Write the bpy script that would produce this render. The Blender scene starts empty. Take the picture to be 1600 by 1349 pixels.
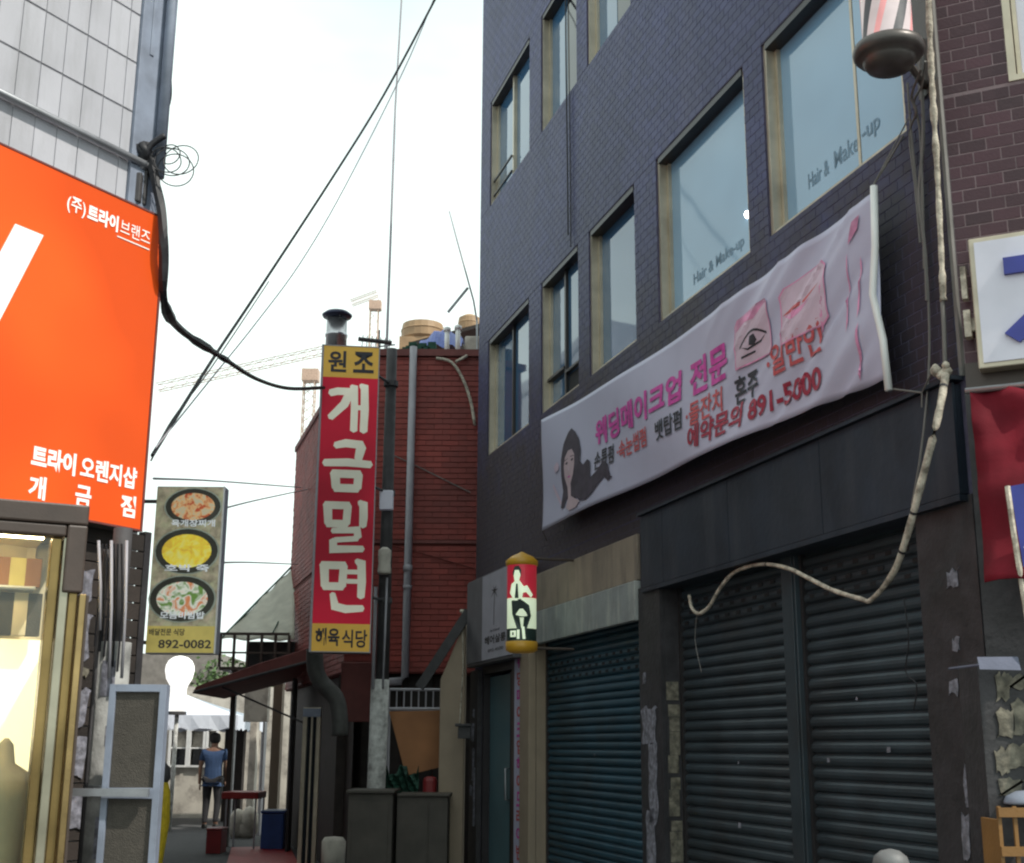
import bpy, bmesh, math, random
from mathutils import Vector, Matrix, Euler
random.seed(7)
R = math.radians
sc = bpy.context.scene
COL = sc.collection

# ---------------------------------------------------------------- camera, sky, sun, exposure
FPX = 2000.0
CAMH = 1.5
PITCH, ROLL = R(13.87), R(0.35)
cam_d = bpy.data.cameras.new('camera')
cam = bpy.data.objects.new('camera', cam_d)
COL.objects.link(cam)
cam_d.sensor_width = 36
cam_d.lens = FPX / 1600 * 36
cam_d.clip_start, cam_d.clip_end = 0.05, 2000
CROT = Matrix.Rotation(math.pi/2 + PITCH, 3, 'X') @ Matrix.Rotation(ROLL, 3, 'Z')
CLOC = Vector((0, 0, CAMH))
cam.matrix_world = Matrix.Translation(CLOC) @ CROT.to_4x4()
sc.camera = cam

SUN_AZ, SUN_EL = R(122), R(50)          # azimuth clockwise from +Y (the camera's heading)
world = bpy.data.worlds.new('World'); sc.world = world; world.use_nodes = True
wn, wl = world.node_tree.nodes, world.node_tree.links
wn.clear()
w_out = wn.new('ShaderNodeOutputWorld'); w_bg = wn.new('ShaderNodeBackground')
w_sky = wn.new('ShaderNodeTexSky'); w_sky.sky_type = 'NISHITA'; w_sky.sun_disc = False
w_sky.sun_elevation, w_sky.sun_rotation = SUN_EL, SUN_AZ
w_sky.dust_density = 2.0; w_sky.air_density = 1.0
# thin bright cloud sheet over the blue, in the sky itself
w_tc = wn.new('ShaderNodeTexCoord'); w_map = wn.new('ShaderNodeMapping'); w_map.inputs['Scale'].default_value = (1, 1, 2.6)
w_no = wn.new('ShaderNodeTexNoise'); w_no.inputs['Scale'].default_value = 1.6; w_no.inputs['Detail'].default_value = 5
w_rp = wn.new('ShaderNodeValToRGB')
w_rp.color_ramp.elements[0].position = 0.36; w_rp.color_ramp.elements[0].color = (.50, .50, .50, 1)
w_rp.color_ramp.elements[1].position = 0.58; w_rp.color_ramp.elements[1].color = (.93, .93, .93, 1)
w_mx = wn.new('ShaderNodeMix'); w_mx.data_type = 'RGBA'
w_mx.inputs[7].default_value = (10.2, 11.6, 11.0, 1)
wl.new(w_tc.outputs['Generated'], w_map.inputs['Vector']); wl.new(w_map.outputs[0], w_no.inputs['Vector'])
wl.new(w_no.outputs['Fac'], w_rp.inputs['Fac']); wl.new(w_rp.outputs['Color'], w_mx.inputs['Factor'])
wl.new(w_sky.outputs[0], w_mx.inputs[6]); wl.new(w_mx.outputs[2], w_bg.inputs['Color'])
w_bg.inputs['Strength'].default_value = 0.1
wl.new(w_bg.outputs[0], w_out.inputs['Surface'])

sun_d = bpy.data.lights.new('sun', 'SUN'); sun_d.energy = 3.0; sun_d.angle = R(0.6); sun_d.color = (1, .95, .86)
sun = bpy.data.objects.new('sun', sun_d); COL.objects.link(sun)
sdir = Vector((math.cos(SUN_EL)*math.sin(SUN_AZ), math.cos(SUN_EL)*math.cos(SUN_AZ), math.sin(SUN_EL)))
sun.rotation_euler = sdir.to_track_quat('Z', 'Y').to_euler()
sun.location = sdir * 60

sc.view_settings.view_transform = 'Standard'; sc.view_settings.look = 'None'
sc.view_settings.gamma = 1; sc.view_settings.use_curve_mapping = False
sc.view_settings.exposure = 0.36
sc.render.engine = 'CYCLES'
sc.cycles.filter_width = 2.2
sc.cycles.max_bounces = 7; sc.cycles.diffuse_bounces = 4

# ---------------------------------------------------------------- frames: local x right along a face, y into it, z up
class Frame:
    def __init__(s, ox, oy, ang):
        s.ox, s.oy, s.a = ox, oy, ang
        s.c, s.s = math.cos(ang), math.sin(ang)
    def W(s, x, y, z):
        return Vector((s.ox + x*s.c - y*s.s, s.oy + x*s.s + y*s.c, z))
    def px(s, u, v, y=0.0):
        """where the sight line through photo pixel (u,v) meets the plane local y = y -> local (x, z)"""
        d = CROT @ Vector(((u-800)/FPX, -(v-674.5)/FPX, -1))
        n = Vector((-s.s, s.c, 0))
        t = (Vector((s.ox, s.oy, 0)).dot(n) + y - CLOC.dot(n)) / d.dot(n)
        p = CLOC + d*t
        return ((p.x-s.ox)*s.c + (p.y-s.oy)*s.s, p.z)
    def X(s, u, v, y=0.0): return s.px(u, v, y)[0]
    def Z(s, u, v, y=0.0): return s.px(u, v, y)[1]

WORLD = Frame(0, 0, 0)
A = R(16.65)
D = 3.67
F = Frame(D*math.cos(A), D*math.sin(A), math.atan2(-math.cos(A), math.sin(A)))   # facade of the dark brick building
def at_z(u, v, z):
    d = CROT @ Vector(((u-800)/FPX, -(v-674.5)/FPX, -1)); t = (z-CLOC.z)/d.z
    return CLOC + d*t
def at_y(u, v, Y):
    d = CROT @ Vector(((u-800)/FPX, -(v-674.5)/FPX, -1)); t = (Y-CLOC.y)/d.y
    return CLOC + d*t
pl = at_z(229, 838, 2.7)
L = Frame(pl.x, pl.y, R(90-31.9))                 # facade of the white tiled building
pn = F.W(-4.9, 0, 0)
N = Frame(pn.x, pn.y, R(-26.1))                   # facade of the brick shop on the far right
def face(Y): return Frame(0, Y, 0)                # a plane square to the street's heading

# ---------------------------------------------------------------- mesh builder
class MB:
    def __init__(s): s.v, s.f, s.m = [], [], []
    def add(s, vs, fs, m=0):
        b = len(s.v); s.v += [tuple(p) for p in vs]
        for f in fs: s.f.append([b+i for i in f]); s.m.append(m)
        return s
    def box(s, x0, x1, y0, y1, z0, z1, m=0):
        if x0 > x1: x0, x1 = x1, x0
        if y0 > y1: y0, y1 = y1, y0
        if z0 > z1: z0, z1 = z1, z0
        return s.add([(x0,y0,z0),(x1,y0,z0),(x1,y1,z0),(x0,y1,z0),(x0,y0,z1),(x1,y0,z1),(x1,y1,z1),(x0,y1,z1)],
              [(0,3,2,1),(4,5,6,7),(0,1,5,4),(1,2,6,5),(2,3,7,6),(3,0,4,7)], m)
    def prism(s, poly, y0, y1, m=0):
        """polygon in x,z given counter-clockwise seen from the front (-y), given depth"""
        n = len(poly)
        vs = [(x,y0,z) for x,z in poly] + [(x,y1,z) for x,z in poly]
        fs = [tuple(range(n)), tuple(range(2*n-1, n-1, -1))] + [((i+1)%n, i, n+i, n+(i+1)%n) for i in range(n)]
        return s.add(vs, fs, m)
    def poly(s, poly, y, m=0): return s.add([(x,y,z) for x,z in poly], [tuple(range(len(poly)))], m)
    def tube(s, pts, r, n=6, m=0, cap=True):
        pts = [Vector(p) for p in pts]; k = len(pts)
        rs = r if isinstance(r, (list, tuple)) else [r]*k
        vs, fs = [], []
        up = Vector((.31,.17,.93))
        for i, p in enumerate(pts):
            t = (pts[min(i+1,k-1)] - pts[max(i-1,0)]).normalized()
            a = t.cross(up)
            if a.length < .05: a = t.cross(Vector((1,0,0)))
            a.normalize(); b = t.cross(a)
            for j in range(n):
                w = 2*math.pi*j/n
                vs.append(p + (a*math.cos(w) + b*math.sin(w))*rs[i])
        for i in range(k-1):
            for j in range(n):
                fs.append((i*n+j, i*n+(j+1)%n, (i+1)*n+(j+1)%n, (i+1)*n+j))
        if cap: fs += [tuple(range(n-1,-1,-1)), tuple(range((k-1)*n, k*n))]
        return s.add(vs, fs, m)
    def lathe(s, c, prof, n=16, m=0):
        """prof: list of (radius, z) from bottom to top round centre c=(x,y)"""
        vs, fs = [], []; k = len(prof)
        for r_, z in prof:
            for j in range(n):
                w = 2*math.pi*j/n; vs.append((c[0]+r_*math.cos(w), c[1]+r_*math.sin(w), z))
        for i in range(k-1):
            for j in range(n): fs.append((i*n+j, i*n+(j+1)%n, (i+1)*n+(j+1)%n, (i+1)*n+j))
        fs += [tuple(range(n-1,-1,-1)), tuple(range((k-1)*n, k*n))]
        return s.add(vs, fs, m)
    def disc(s, cx, cz, rx, rz, y, n=20, m=0):
        return s.poly([(cx+rx*math.cos(2*math.pi*i/n), cz+rz*math.sin(2*math.pi*i/n)) for i in range(n)], y, m)
    def text(s, string, x0, z0, x1, z1, y, m=0, bold=0.0, fn=None):
        """lettering as thin mesh, fitted into the box; fn(x,z)->point bends it onto a surface"""
        cu = bpy.data.curves.new('lettering', 'FONT'); cu.body = string; cu.offset = bold; cu.resolution_u = 3
        ob = bpy.data.objects.new('lettering', cu); COL.objects.link(ob)
        bpy.context.view_layer.update()
        dg = bpy.context.evaluated_depsgraph_get()
        me = bpy.data.meshes.new_from_object(ob.evaluated_get(dg))
        if len(me.vertices):
            xs = [v.co.x for v in me.vertices]; ys = [v.co.y for v in me.vertices]
            ax, bx, ay, by = min(xs), max(xs), min(ys), max(ys)
            vs = []
            for v in me.vertices:
                X = x0 + (v.co.x-ax)/(bx-ax+1e-9)*(x1-x0); Z = z0 + (v.co.y-ay)/(by-ay+1e-9)*(z1-z0)
                vs.append(fn(X, Z) if fn else (X, y, Z))
            s.add(vs, [tuple(p.vertices) for p in me.polygons], m)
        bpy.data.objects.remove(ob); bpy.data.curves.remove(cu); bpy.data.meshes.remove(me)
        return s
    def stroke(s, pts, wd, y, m=0, k=0):
        """brush stroke: a ribbon with rounded ends along pts (x,z), half widths wd"""
        P = [Vector((p[0], 0, p[1])) for p in pts]; n = len(P); ws = wd if isinstance(wd, (list, tuple)) else [wd]*n
        lf, rt_ = [], []
        for i, p in enumerate(P):
            d1 = (P[i]-P[i-1]).normalized() if i else (P[1]-P[0]).normalized()
            d2 = (P[i+1]-P[i]).normalized() if i < n-1 else d1
            t = (d1+d2).normalized(); q = Vector((-t.z,0,t.x))*ws[i]/max(.6, t.dot(d1)); lf.append(p+q); rt_.append(p-q)
        e0 = P[0]-(P[1]-P[0]).normalized()*ws[0]*.55; e1 = P[-1]+(P[-1]-P[-2]).normalized()*ws[-1]*.55
        yy = y-.0004*k
        L_ = [(v.x,yy,v.z) for v in lf]; R_ = [(v.x,yy,v.z) for v in rt_]
        s.add(L_+R_+[(e0.x,yy,e0.z),(e1.x,yy,e1.z)], [(i,i+1,n+i+1,n+i) for i in range(n-1)]+[(0,n,2*n),(n-1,2*n+1,2*n-1)], m); return s
    def mesh(s, name, mats, off=(0,0,0), smooth=False):
        me = bpy.data.meshes.new(name)
        me.from_pydata([(a-off[0], b-off[1], c-off[2]) for a,b,c in s.v], [], s.f)
        for mt in (mats if isinstance(mats, (list, tuple)) else [mats]): me.materials.append(mt)
        me.polygons.foreach_set('material_index', s.m)
        if smooth: me.polygons.foreach_set('use_smooth', [True]*len(s.f))
        me.update()
        return me

class Thing:
    def __init__(s, name, label, cat, fr, x=0, y=0, z=0, group=None, kind=None):
        s.fr, s.o = fr, (x, y, z)
        s.e = bpy.data.objects.new(name, None); COL.objects.link(s.e)
        s.e.empty_display_size = .1
        s.e.location = fr.W(x, y, z); s.e.rotation_euler = (0, 0, fr.a)
        s.e['label'] = label; s.e['category'] = cat
        if group: s.e['group'] = group
        if kind: s.e['kind'] = kind
    def part(s, name, mb, mats, parent=None, label=None, smooth=False, kind=None, bevel=0):
        ob = bpy.data.objects.new(name, mb.mesh(name, mats, s.o, smooth)); COL.objects.link(ob)
        ob.parent = parent or s.e
        if label: ob['label'] = label
        if kind: ob['kind'] = kind
        if bevel:
            b = ob.modifiers.new('bevel', 'BEVEL'); b.width = bevel; b.segments = 2; b.limit_method = 'ANGLE'
        return ob
    def piece(s, name, me, x, y, z, parent=None, rot=None, scale=None):
        ob = bpy.data.objects.new(name, me); COL.objects.link(ob); ob.parent = parent or s.e
        ob.location = (x-s.o[0], y-s.o[1], z-s.o[2])
        if rot: ob.rotation_euler = rot
        if scale: ob.scale = scale
        return ob
def single(name, label, cat, mb, mats, fr=WORLD, o=(0,0,0), group=None, kind=None, smooth=False, bevel=0):
    ob = bpy.data.objects.new(name, mb.mesh(name, mats, o, smooth)); COL.objects.link(ob)
    ob.location = fr.W(*o); ob.rotation_euler = (0, 0, fr.a)
    if label: ob['label'] = label
    if cat: ob['category'] = cat
    if group: ob['group'] = group
    if kind: ob['kind'] = kind
    if bevel:
        b = ob.modifiers.new('bevel', 'BEVEL'); b.width = bevel; b.segments = 2; b.limit_method = 'ANGLE'
    return ob

# ---------------------------------------------------------------- materials
def mat(name, col, rough=.6, metal=0, var=.18, scale=6, bump=.15, bscale=60, dirt=0, dirtcol=(.05,.045,.04), dscale=2.2,
        spec=.5, emit=None, estr=0, rnd=0, streak=0, coat=0, wave=None):
    m = bpy.data.materials.new(name); m.use_nodes = True
    nt = m.node_tree; n, l = nt.nodes, nt.links
    b = n['Principled BSDF']
    b.inputs['Roughness'].default_value = rough; b.inputs['Metallic'].default_value = metal
    b.inputs['Specular IOR Level'].default_value = spec
    if coat: b.inputs['Coat Weight'].default_value = coat; b.inputs['Coat Roughness'].default_value = .12
    geo = n.new('ShaderNodeNewGeometry')
    no = n.new('ShaderNodeTexNoise'); no.inputs['Scale'].default_value = scale; no.inputs['Detail'].default_value = 6
    l.new(geo.outputs['Position'], no.inputs['Vector'])
    rp = n.new('ShaderNodeMapRange'); rp.inputs[1].default_value = .3; rp.inputs[2].default_value = .7
    rp.inputs[3].default_value = 1-var; rp.inputs[4].default_value = 1+var
    l.new(no.outputs['Fac'], rp.inputs[0])
    val = rp.outputs[0]
    if rnd:
        oi = n.new('ShaderNodeObjectInfo'); ad = n.new('ShaderNodeMath'); ad.operation = 'ADD'
        l.new(oi.outputs['Random'], ad.inputs[0]); l.new(geo.outputs['Random Per Island'], ad.inputs[1])
        fr_ = n.new('ShaderNodeMath'); fr_.operation = 'FRACT'; l.new(ad.outputs[0], fr_.inputs[0])
        r2 = n.new('ShaderNodeMapRange'); r2.inputs[3].default_value = 1-rnd; r2.inputs[4].default_value = 1+rnd
        l.new(fr_.outputs[0], r2.inputs[0])
        mu = n.new('ShaderNodeMath'); mu.operation = 'MULTIPLY'; l.new(val, mu.inputs[0]); l.new(r2.outputs[0], mu.inputs[1]); val = mu.outputs[0]
    if wave:
        mp = n.new('ShaderNodeMapping'); mp.inputs['Scale'].default_value = wave
        l.new(geo.outputs['Position'], mp.inputs['Vector'])
        wv = n.new('ShaderNodeTexNoise'); wv.inputs['Scale'].default_value = 1; wv.inputs['Detail'].default_value = 4
        l.new(mp.outputs[0], wv.inputs['Vector'])
        r3 = n.new('ShaderNodeMapRange'); r3.inputs[1].default_value = .3; r3.inputs[2].default_value = .7
        r3.inputs[3].default_value = .7; r3.inputs[4].default_value = 1.3; l.new(wv.outputs['Fac'], r3.inputs[0])
        mu = n.new('ShaderNodeMath'); mu.operation = 'MULTIPLY'; l.new(val, mu.inputs[0]); l.new(r3.outputs[0], mu.inputs[1]); val = mu.outputs[0]
    hs = n.new('ShaderNodeVectorMath'); hs.operation = 'SCALE'; hs.inputs[0].default_value = col[:3]
    l.new(val, hs.inputs['Scale'])
    out = hs.outputs[0]
    if dirt or streak:
        mp = n.new('ShaderNodeMapping'); mp.inputs['Scale'].default_value = (1,1,.18) if streak else (1,1,1)
        l.new(geo.outputs['Position'], mp.inputs['Vector'])
        dn = n.new('ShaderNodeTexNoise'); dn.inputs['Scale'].default_value = dscale*(3 if streak else 1); dn.inputs['Detail'].default_value = 8
        dn.inputs['Roughness'].default_value = .65
        l.new(mp.outputs[0], dn.inputs['Vector'])
        dr = n.new('ShaderNodeMapRange'); dr.inputs[1].default_value = .48; dr.inputs[2].default_value = .68; dr.inputs[4].default_value = max(dirt, streak)
        l.new(dn.outputs['Fac'], dr.inputs[0])
        mx = n.new('ShaderNodeMix'); mx.data_type = 'RGBA'; mx.inputs[7].default_value = (*dirtcol, 1)
        l.new(dr.outputs[0], mx.inputs['Factor']); l.new(out, mx.inputs[6]); out = mx.outputs[2]
    l.new(out, b.inputs['Base Color'])
    if bump:
        bn = n.new('ShaderNodeTexNoise'); bn.inputs['Scale'].default_value = bscale; bn.inputs['Detail'].default_value = 4
        l.new(geo.outputs['Position'], bn.inputs['Vector'])
        bp = n.new('ShaderNodeBump'); bp.inputs['Strength'].default_value = bump; bp.inputs['Distance'].default_value = .01
        l.new(bn.outputs['Fac'], bp.inputs['Height']); l.new(bp.outputs[0], b.inputs['Normal'])
    if emit:
        b.inputs['Emission Color'].default_value = (*emit, 1); b.inputs['Emission Strength'].default_value = estr
    return m
def glass_mat(name, tint, rough=.03, mixf=.5, mirror=1.5):
    """window glass: pale film or dark room behind, sharp reflection on top"""
    m = bpy.data.materials.new(name); m.use_nodes = True; n, l = m.node_tree.nodes, m.node_tree.links
    b = n['Principled BSDF']; b.inputs['Roughness'].default_value = rough; b.inputs['IOR'].default_value = mirror
    b.inputs['Specular IOR Level'].default_value = .5
    g = n.new('ShaderNodeNewGeometry'); no = n.new('ShaderNodeTexNoise'); no.inputs['Scale'].default_value = 1.3
    l.new(g.outputs['Position'], no.inputs['Vector'])
    mr = n.new('ShaderNodeMapRange'); mr.inputs[3].default_value = .8; mr.inputs[4].default_value = 1.2; l.new(no.outputs['Fac'], mr.inputs[0])
    sc_ = n.new('ShaderNodeVectorMath'); sc_.operation = 'SCALE'; sc_.inputs[0].default_value = tint; l.new(mr.outputs[0], sc_.inputs['Scale'])
    l.new(sc_.outputs[0], b.inputs['Base Color'])
    bn = n.new('ShaderNodeTexNoise'); bn.inputs['Scale'].default_value = 1.1; l.new(g.outputs['Position'], bn.inputs['Vector'])
    bp = n.new('ShaderNodeBump'); bp.inputs['Strength'].default_value = .05; bp.inputs['Distance'].default_value = .05
    l.new(bn.outputs['Fac'], bp.inputs['Height']); l.new(bp.outputs[0], b.inputs['Normal'])
    return m
M = {}
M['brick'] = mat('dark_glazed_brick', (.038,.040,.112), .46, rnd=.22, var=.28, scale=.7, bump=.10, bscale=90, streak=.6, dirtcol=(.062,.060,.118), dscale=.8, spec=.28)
M['brick'].node_tree.nodes['Principled BSDF'].inputs['Specular Tint'].default_value = (.62,.68,1,1)
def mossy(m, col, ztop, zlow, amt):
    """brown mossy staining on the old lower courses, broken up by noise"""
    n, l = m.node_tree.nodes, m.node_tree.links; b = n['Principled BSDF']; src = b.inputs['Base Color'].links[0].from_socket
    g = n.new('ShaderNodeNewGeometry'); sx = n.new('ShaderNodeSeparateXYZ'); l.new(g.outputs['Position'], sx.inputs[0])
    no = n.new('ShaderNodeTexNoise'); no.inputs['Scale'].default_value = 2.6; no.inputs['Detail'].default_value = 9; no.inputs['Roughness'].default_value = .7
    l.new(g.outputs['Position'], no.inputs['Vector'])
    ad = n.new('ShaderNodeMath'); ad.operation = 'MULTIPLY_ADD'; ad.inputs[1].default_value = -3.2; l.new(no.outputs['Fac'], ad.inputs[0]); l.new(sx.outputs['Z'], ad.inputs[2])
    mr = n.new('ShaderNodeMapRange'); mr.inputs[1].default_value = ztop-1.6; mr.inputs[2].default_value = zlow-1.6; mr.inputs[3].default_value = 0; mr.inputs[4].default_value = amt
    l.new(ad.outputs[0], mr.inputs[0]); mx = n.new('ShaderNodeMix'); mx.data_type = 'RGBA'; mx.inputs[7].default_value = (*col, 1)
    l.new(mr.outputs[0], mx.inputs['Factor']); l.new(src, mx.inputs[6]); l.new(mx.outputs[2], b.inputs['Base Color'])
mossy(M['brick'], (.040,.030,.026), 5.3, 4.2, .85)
M['mortar'] = mat('dark_mortar', (.070,.064,.108), .9, var=.2, scale=12, bump=.4)
M['brick2'] = mat('maroon_glazed_brick', (.052,.015,.024), .5, rnd=.3, var=.15, scale=1.5, bump=.2, bscale=90)
M['mortar2'] = mat('grey_mortar', (.24,.18,.19), .9, var=.2, scale=12, bump=.4)
M['redbrick'] = mat('red_brick', (.25,.036,.026), .6, rnd=.16, var=.25, scale=1.2, bump=.3, bscale=50, dirt=.35, dirtcol=(.08,.03,.03), dscale=.8)
M['redmortar'] = mat('red_mortar', (.13,.028,.022), .9, var=.2)
M['tile'] = mat('white_wall_tile', (.49,.49,.53), .35, rnd=.06, var=.10, scale=2, bump=.08, streak=.45, dirtcol=(.30,.30,.31), dscale=2)
M['grout'] = mat('tile_grout', (.33,.33,.34), .9)
M['sash'] = mat('cream_aluminium', (.50,.44,.34), .32, metal=.4, var=.15, scale=5, bump=.05, dirt=.4, dirtcol=(.2,.16,.12))
M['sash_dark'] = mat('dark_window_metal', (.035,.032,.034), .4, metal=.3)
M['reveal'] = mat('dark_reveal', (.04,.03,.035), .8)
M['glass'] = glass_mat('window_glass', (.05,.13,.24), mirror=1.9)
M['film'] = glass_mat('frosted_window_film', (.20,.36,.52), rough=.06, mirror=1.75)
M['darkglass'] = glass_mat('dark_opening_glass', (.012,.014,.018), mirror=1.5)
M['fascia'] = mat('blackened_steel_fascia', (.018,.027,.042), .5, metal=.2, var=.3, scale=3, bump=.15, bscale=25, streak=.5, dirtcol=(.048,.055,.068), dscale=1.5)
M['slat_dark'] = mat('dark_grey_shutter', (.048,.066,.080), .45, rnd=.14, metal=.35, var=.25, scale=2.5, bump=.1, dirt=.55, dirtcol=(.040,.038,.038), dscale=2)
M['slat_teal'] = mat('teal_shutter', (.020,.078,.118), .42, rnd=.12, metal=.35, var=.2, scale=2.5, bump=.1, dirt=.6, dirtcol=(.035,.045,.045), dscale=2)
M['steel'] = mat('galvanised_steel', (.30,.31,.33), .4, metal=.6, var=.2, bump=.05, dirt=.3)
M['black'] = mat('black_void', (.012,.012,.014), .8)
M['beige'] = mat('stained_beige_render', (.27,.22,.17), .8, var=.12, scale=4, bump=.3, streak=.7, dirtcol=(.14,.12,.10), dscale=2)
M['greyband'] = mat('grey_green_render', (.24,.26,.26), .8, var=.15, scale=6, bump=.3, streak=.8, dirtcol=(.45,.46,.42), dscale=2.5)
M['pillar'] = mat('dark_stone_pillar', (.032,.030,.034), .55, var=.35, scale=9, bump=.4, bscale=30, dirt=.5, dirtcol=(.02,.02,.02))
M['scrap'] = mat('torn_paper', (.20,.20,.24), .9, var=.55, scale=26, bump=.4, dirt=.7, dirtcol=(.08,.08,.09), dscale=14)
M['scrap_y'] = mat('old_poster_remains', (.17,.155,.12), .9, var=.6, scale=22, bump=.4, dirt=.8, dirtcol=(.07,.07,.06), dscale=16)
M['cloth'] = mat('white_vinyl_banner', (.46,.46,.60), .55, var=.06, scale=3, bump=.05, dirt=.25, dirtcol=(.36,.34,.44), dscale=3)
M['magenta'] = mat('magenta_print', (.55,.06,.34), .6, var=.2, scale=20, bump=0)
M['pinkwash'] = mat('pink_print_wash', (.60,.25,.42), .6, var=.4, scale=7, bump=0)
M['palepink'] = mat('pale_pink_print', (.56,.44,.54), .6, var=.1, bump=0)
M['darkred'] = mat('dark_red_print', (.30,.02,.05), .6, var=.2, scale=20, bump=0)
M['redprint'] = mat('red_print', (.50,.09,.10), .6, var=.2, scale=20, bump=0)
M['ink'] = mat('black_ink', (.03,.03,.04), .6, var=.2, bump=0)
M['hair'] = mat('dark_hair_print', (.045,.035,.055), .6, var=.3, scale=12, bump=0)
M['skinprint'] = mat('skin_print', (.50,.38,.42), .6, var=.08, bump=0)
M['rope'] = mat('frayed_cream_insulation', (.50,.45,.37), .95, var=.35, scale=18, bump=.9, bscale=45, dirt=.8, dirtcol=(.10,.08,.06), dscale=14)
M['cable'] = mat('black_cable', (.012,.012,.016), .6, bump=0)
M['greycable'] = mat('grey_cable', (.16,.15,.14), .7, bump=0)
M['orange'] = mat('orange_sign_face', (.72,.085,.012), .35, var=.03, scale=2, bump=.02, emit=(1,.13,.015), estr=.22)
M['white'] = mat('white_paint', (.78,.78,.77), .5, var=.05, bump=.03)
M['whitelit'] = mat('white_sign_lettering', (.85,.84,.8), .5, bump=0, var=.02, emit=(1,.97,.9), estr=.22)
M['brown'] = mat('brown_painted_metal', (.06,.042,.034), .45, var=.2, bump=.08, dirt=.3)
M['brass'] = mat('brass_coloured_aluminium', (.34,.24,.11), .22, metal=.9, var=.25, scale=5, bump=.04)
M['warmwall'] = mat('warm_shop_wall', (.75,.62,.40), .7, var=.1)
M['shoplamp'] = mat('shop_strip_lamp', (1,.9,.7), .5, emit=(1,.82,.5), estr=22)
M['redsign'] = mat('red_sign_face', (.46,.012,.035), .5, var=.05, bump=.02, spec=.2, emit=(.8,.02,.06), estr=.07)
M['yellowsign'] = mat('yellow_sign_face', (.70,.40,.03), .35, var=.05, bump=.02, emit=(1,.55,.03), estr=.07)
M['cream_letters'] = mat('cream_sign_lettering', (.70,.68,.56), .5, var=.06, emit=(.9,.9,.72), estr=.10, bump=0)
M['concrete'] = mat('weathered_concrete', (.30,.30,.29), .85, var=.3, scale=8, bump=.5, bscale=40, dirt=.7, dirtcol=(.10,.10,.10), dscale=5)
M['polewhite'] = mat('whitewashed_pole', (.52,.52,.50), .8, var=.25, scale=14, bump=.3, dirt=.7, dirtcol=(.16,.15,.14), dscale=10)
M['poledark'] = mat('dark_pole', (.055,.052,.055), .7, var=.3, bump=.2)
M['pvc'] = mat('grey_pvc_pipe', (.34,.33,.36), .5, var=.1, bump=.03)
M['stainless'] = mat('stainless_flue', (.5,.5,.52), .25, metal=.9, var=.15, bump=.04)
M['navy'] = mat('dark_navy_cap', (.03,.035,.07), .4, metal=.4)
M['plaster'] = mat('old_white_plaster', (.58,.54,.47), .85, var=.15, scale=3, bump=.3, dirt=.8, dirtcol=(.20,.17,.15), dscale=2.5)
M['asphalt'] = mat('asphalt', (.055,.055,.058), .85, var=.3, scale=14, bump=.5, bscale=80, dirt=.4, dirtcol=(.11,.11,.11), dscale=1.5)
M['ply'] = mat('orange_plywood', (.34,.15,.06), .7, var=.15, scale=3, bump=.1)
M['cream_panel'] = mat('cream_panel', (.30,.235,.17), .7, var=.08, bump=.1, streak=.35, dirtcol=(.22,.18,.14))
M['tent'] = mat('white_tent_fabric', (.72,.76,.85), .7, var=.05, bump=.1)
M['canvas'] = mat('cream_canvas', (.50,.50,.42), .8, var=.12, bump=.15, dirt=.3, dirtcol=(.3,.3,.26))
M['rustred'] = mat('rust_red_awning', (.16,.045,.04), .7, var=.2, bump=.2)
M['redcloth'] = mat('red_awning_vinyl', (.13,.008,.016), .8, spec=.15, var=.25, scale=5, bump=.1)
M['green'] = mat('green_mesh', (.012,.06,.04), .8, var=.3, bump=.3)
M['leaf'] = mat('tree_leaf', (.06,.11,.03), .6, rnd=.5, bump=0)
M['bluetarp'] = mat('blue_tarp', (.02,.06,.32), .5, var=.15, bump=.2)
M['greyblock'] = mat('grey_cement_block', (.24,.22,.20), .9, var=.2, bump=.3, rnd=.12)
M['brownbox'] = mat('brown_grey_cabinet', (.07,.060,.050), .6, var=.2, scale=6, bump=.15, streak=.4, dirtcol=(.05,.045,.04))
M['darkwood'] = mat('dark_brown_boards', (.028,.021,.018), .7, var=.3, bump=.2, rnd=.25)
M['tealdoor'] = mat('teal_door_panel', (.085,.17,.20), .35, var=.1, scale=2, bump=.03)
M['doorframe'] = mat('dark_door_frame', (.035,.03,.034), .45, metal=.3)
M['lamp'] = mat('lit_globe', (1,1,1), .5, emit=(1,1,.97), estr=4)
M['yellow'] = mat('yellow_fabric', (.62,.45,.02), .8, var=.2, scale=20, bump=.1)
M['bluebox'] = mat('blue_plastic', (.02,.06,.22), .4)
M['red'] = mat('red_plastic', (.20,.012,.015), .5, var=.15)
M['skin'] = mat('skin', (.22,.12,.08), .6, bump=0)
M['shirt'] = mat('blue_shirt_cloth', (.03,.062,.14), .85, var=.15, scale=15, bump=.3)
M['trousers'] = mat('black_trousers', (.018,.017,.02), .8, bump=.2)
M['hairblack'] = mat('black_hair', (.01,.009,.008), .6)
M['amber'] = mat('amber_plastic_cap', (.45,.25,.02), .4, emit=(1,.5,.05), estr=.03)
M['cylwhite'] = mat('lit_cylinder_cream', (.75,.85,.65), .4, bump=0, emit=(.85,1,.7), estr=.36)
M['cylred'] = mat('lit_cylinder_red', (.45,.02,.04), .4, bump=0, emit=(.9,.04,.08), estr=.16)
M['cyldark'] = mat('lit_cylinder_dark', (.02,.04,.035), .4, bump=0)
M['pinklit'] = mat('lit_pink_glass', (.7,.3,.32), .2, var=.2, bump=0, emit=(1,.42,.36), estr=.22)
M['whiteglass'] = mat('lit_white_glass', (.55,.48,.50), .2, var=.2, bump=0, emit=(1,.75,.68), estr=.16)
M['polemetal'] = mat('bronze_painted_metal', (.085,.075,.07), .4, metal=.4, var=.15, bump=.05)
M['bluesign'] = mat('blue_sign_letter', (.03,.04,.28), .4, bump=0)
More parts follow.
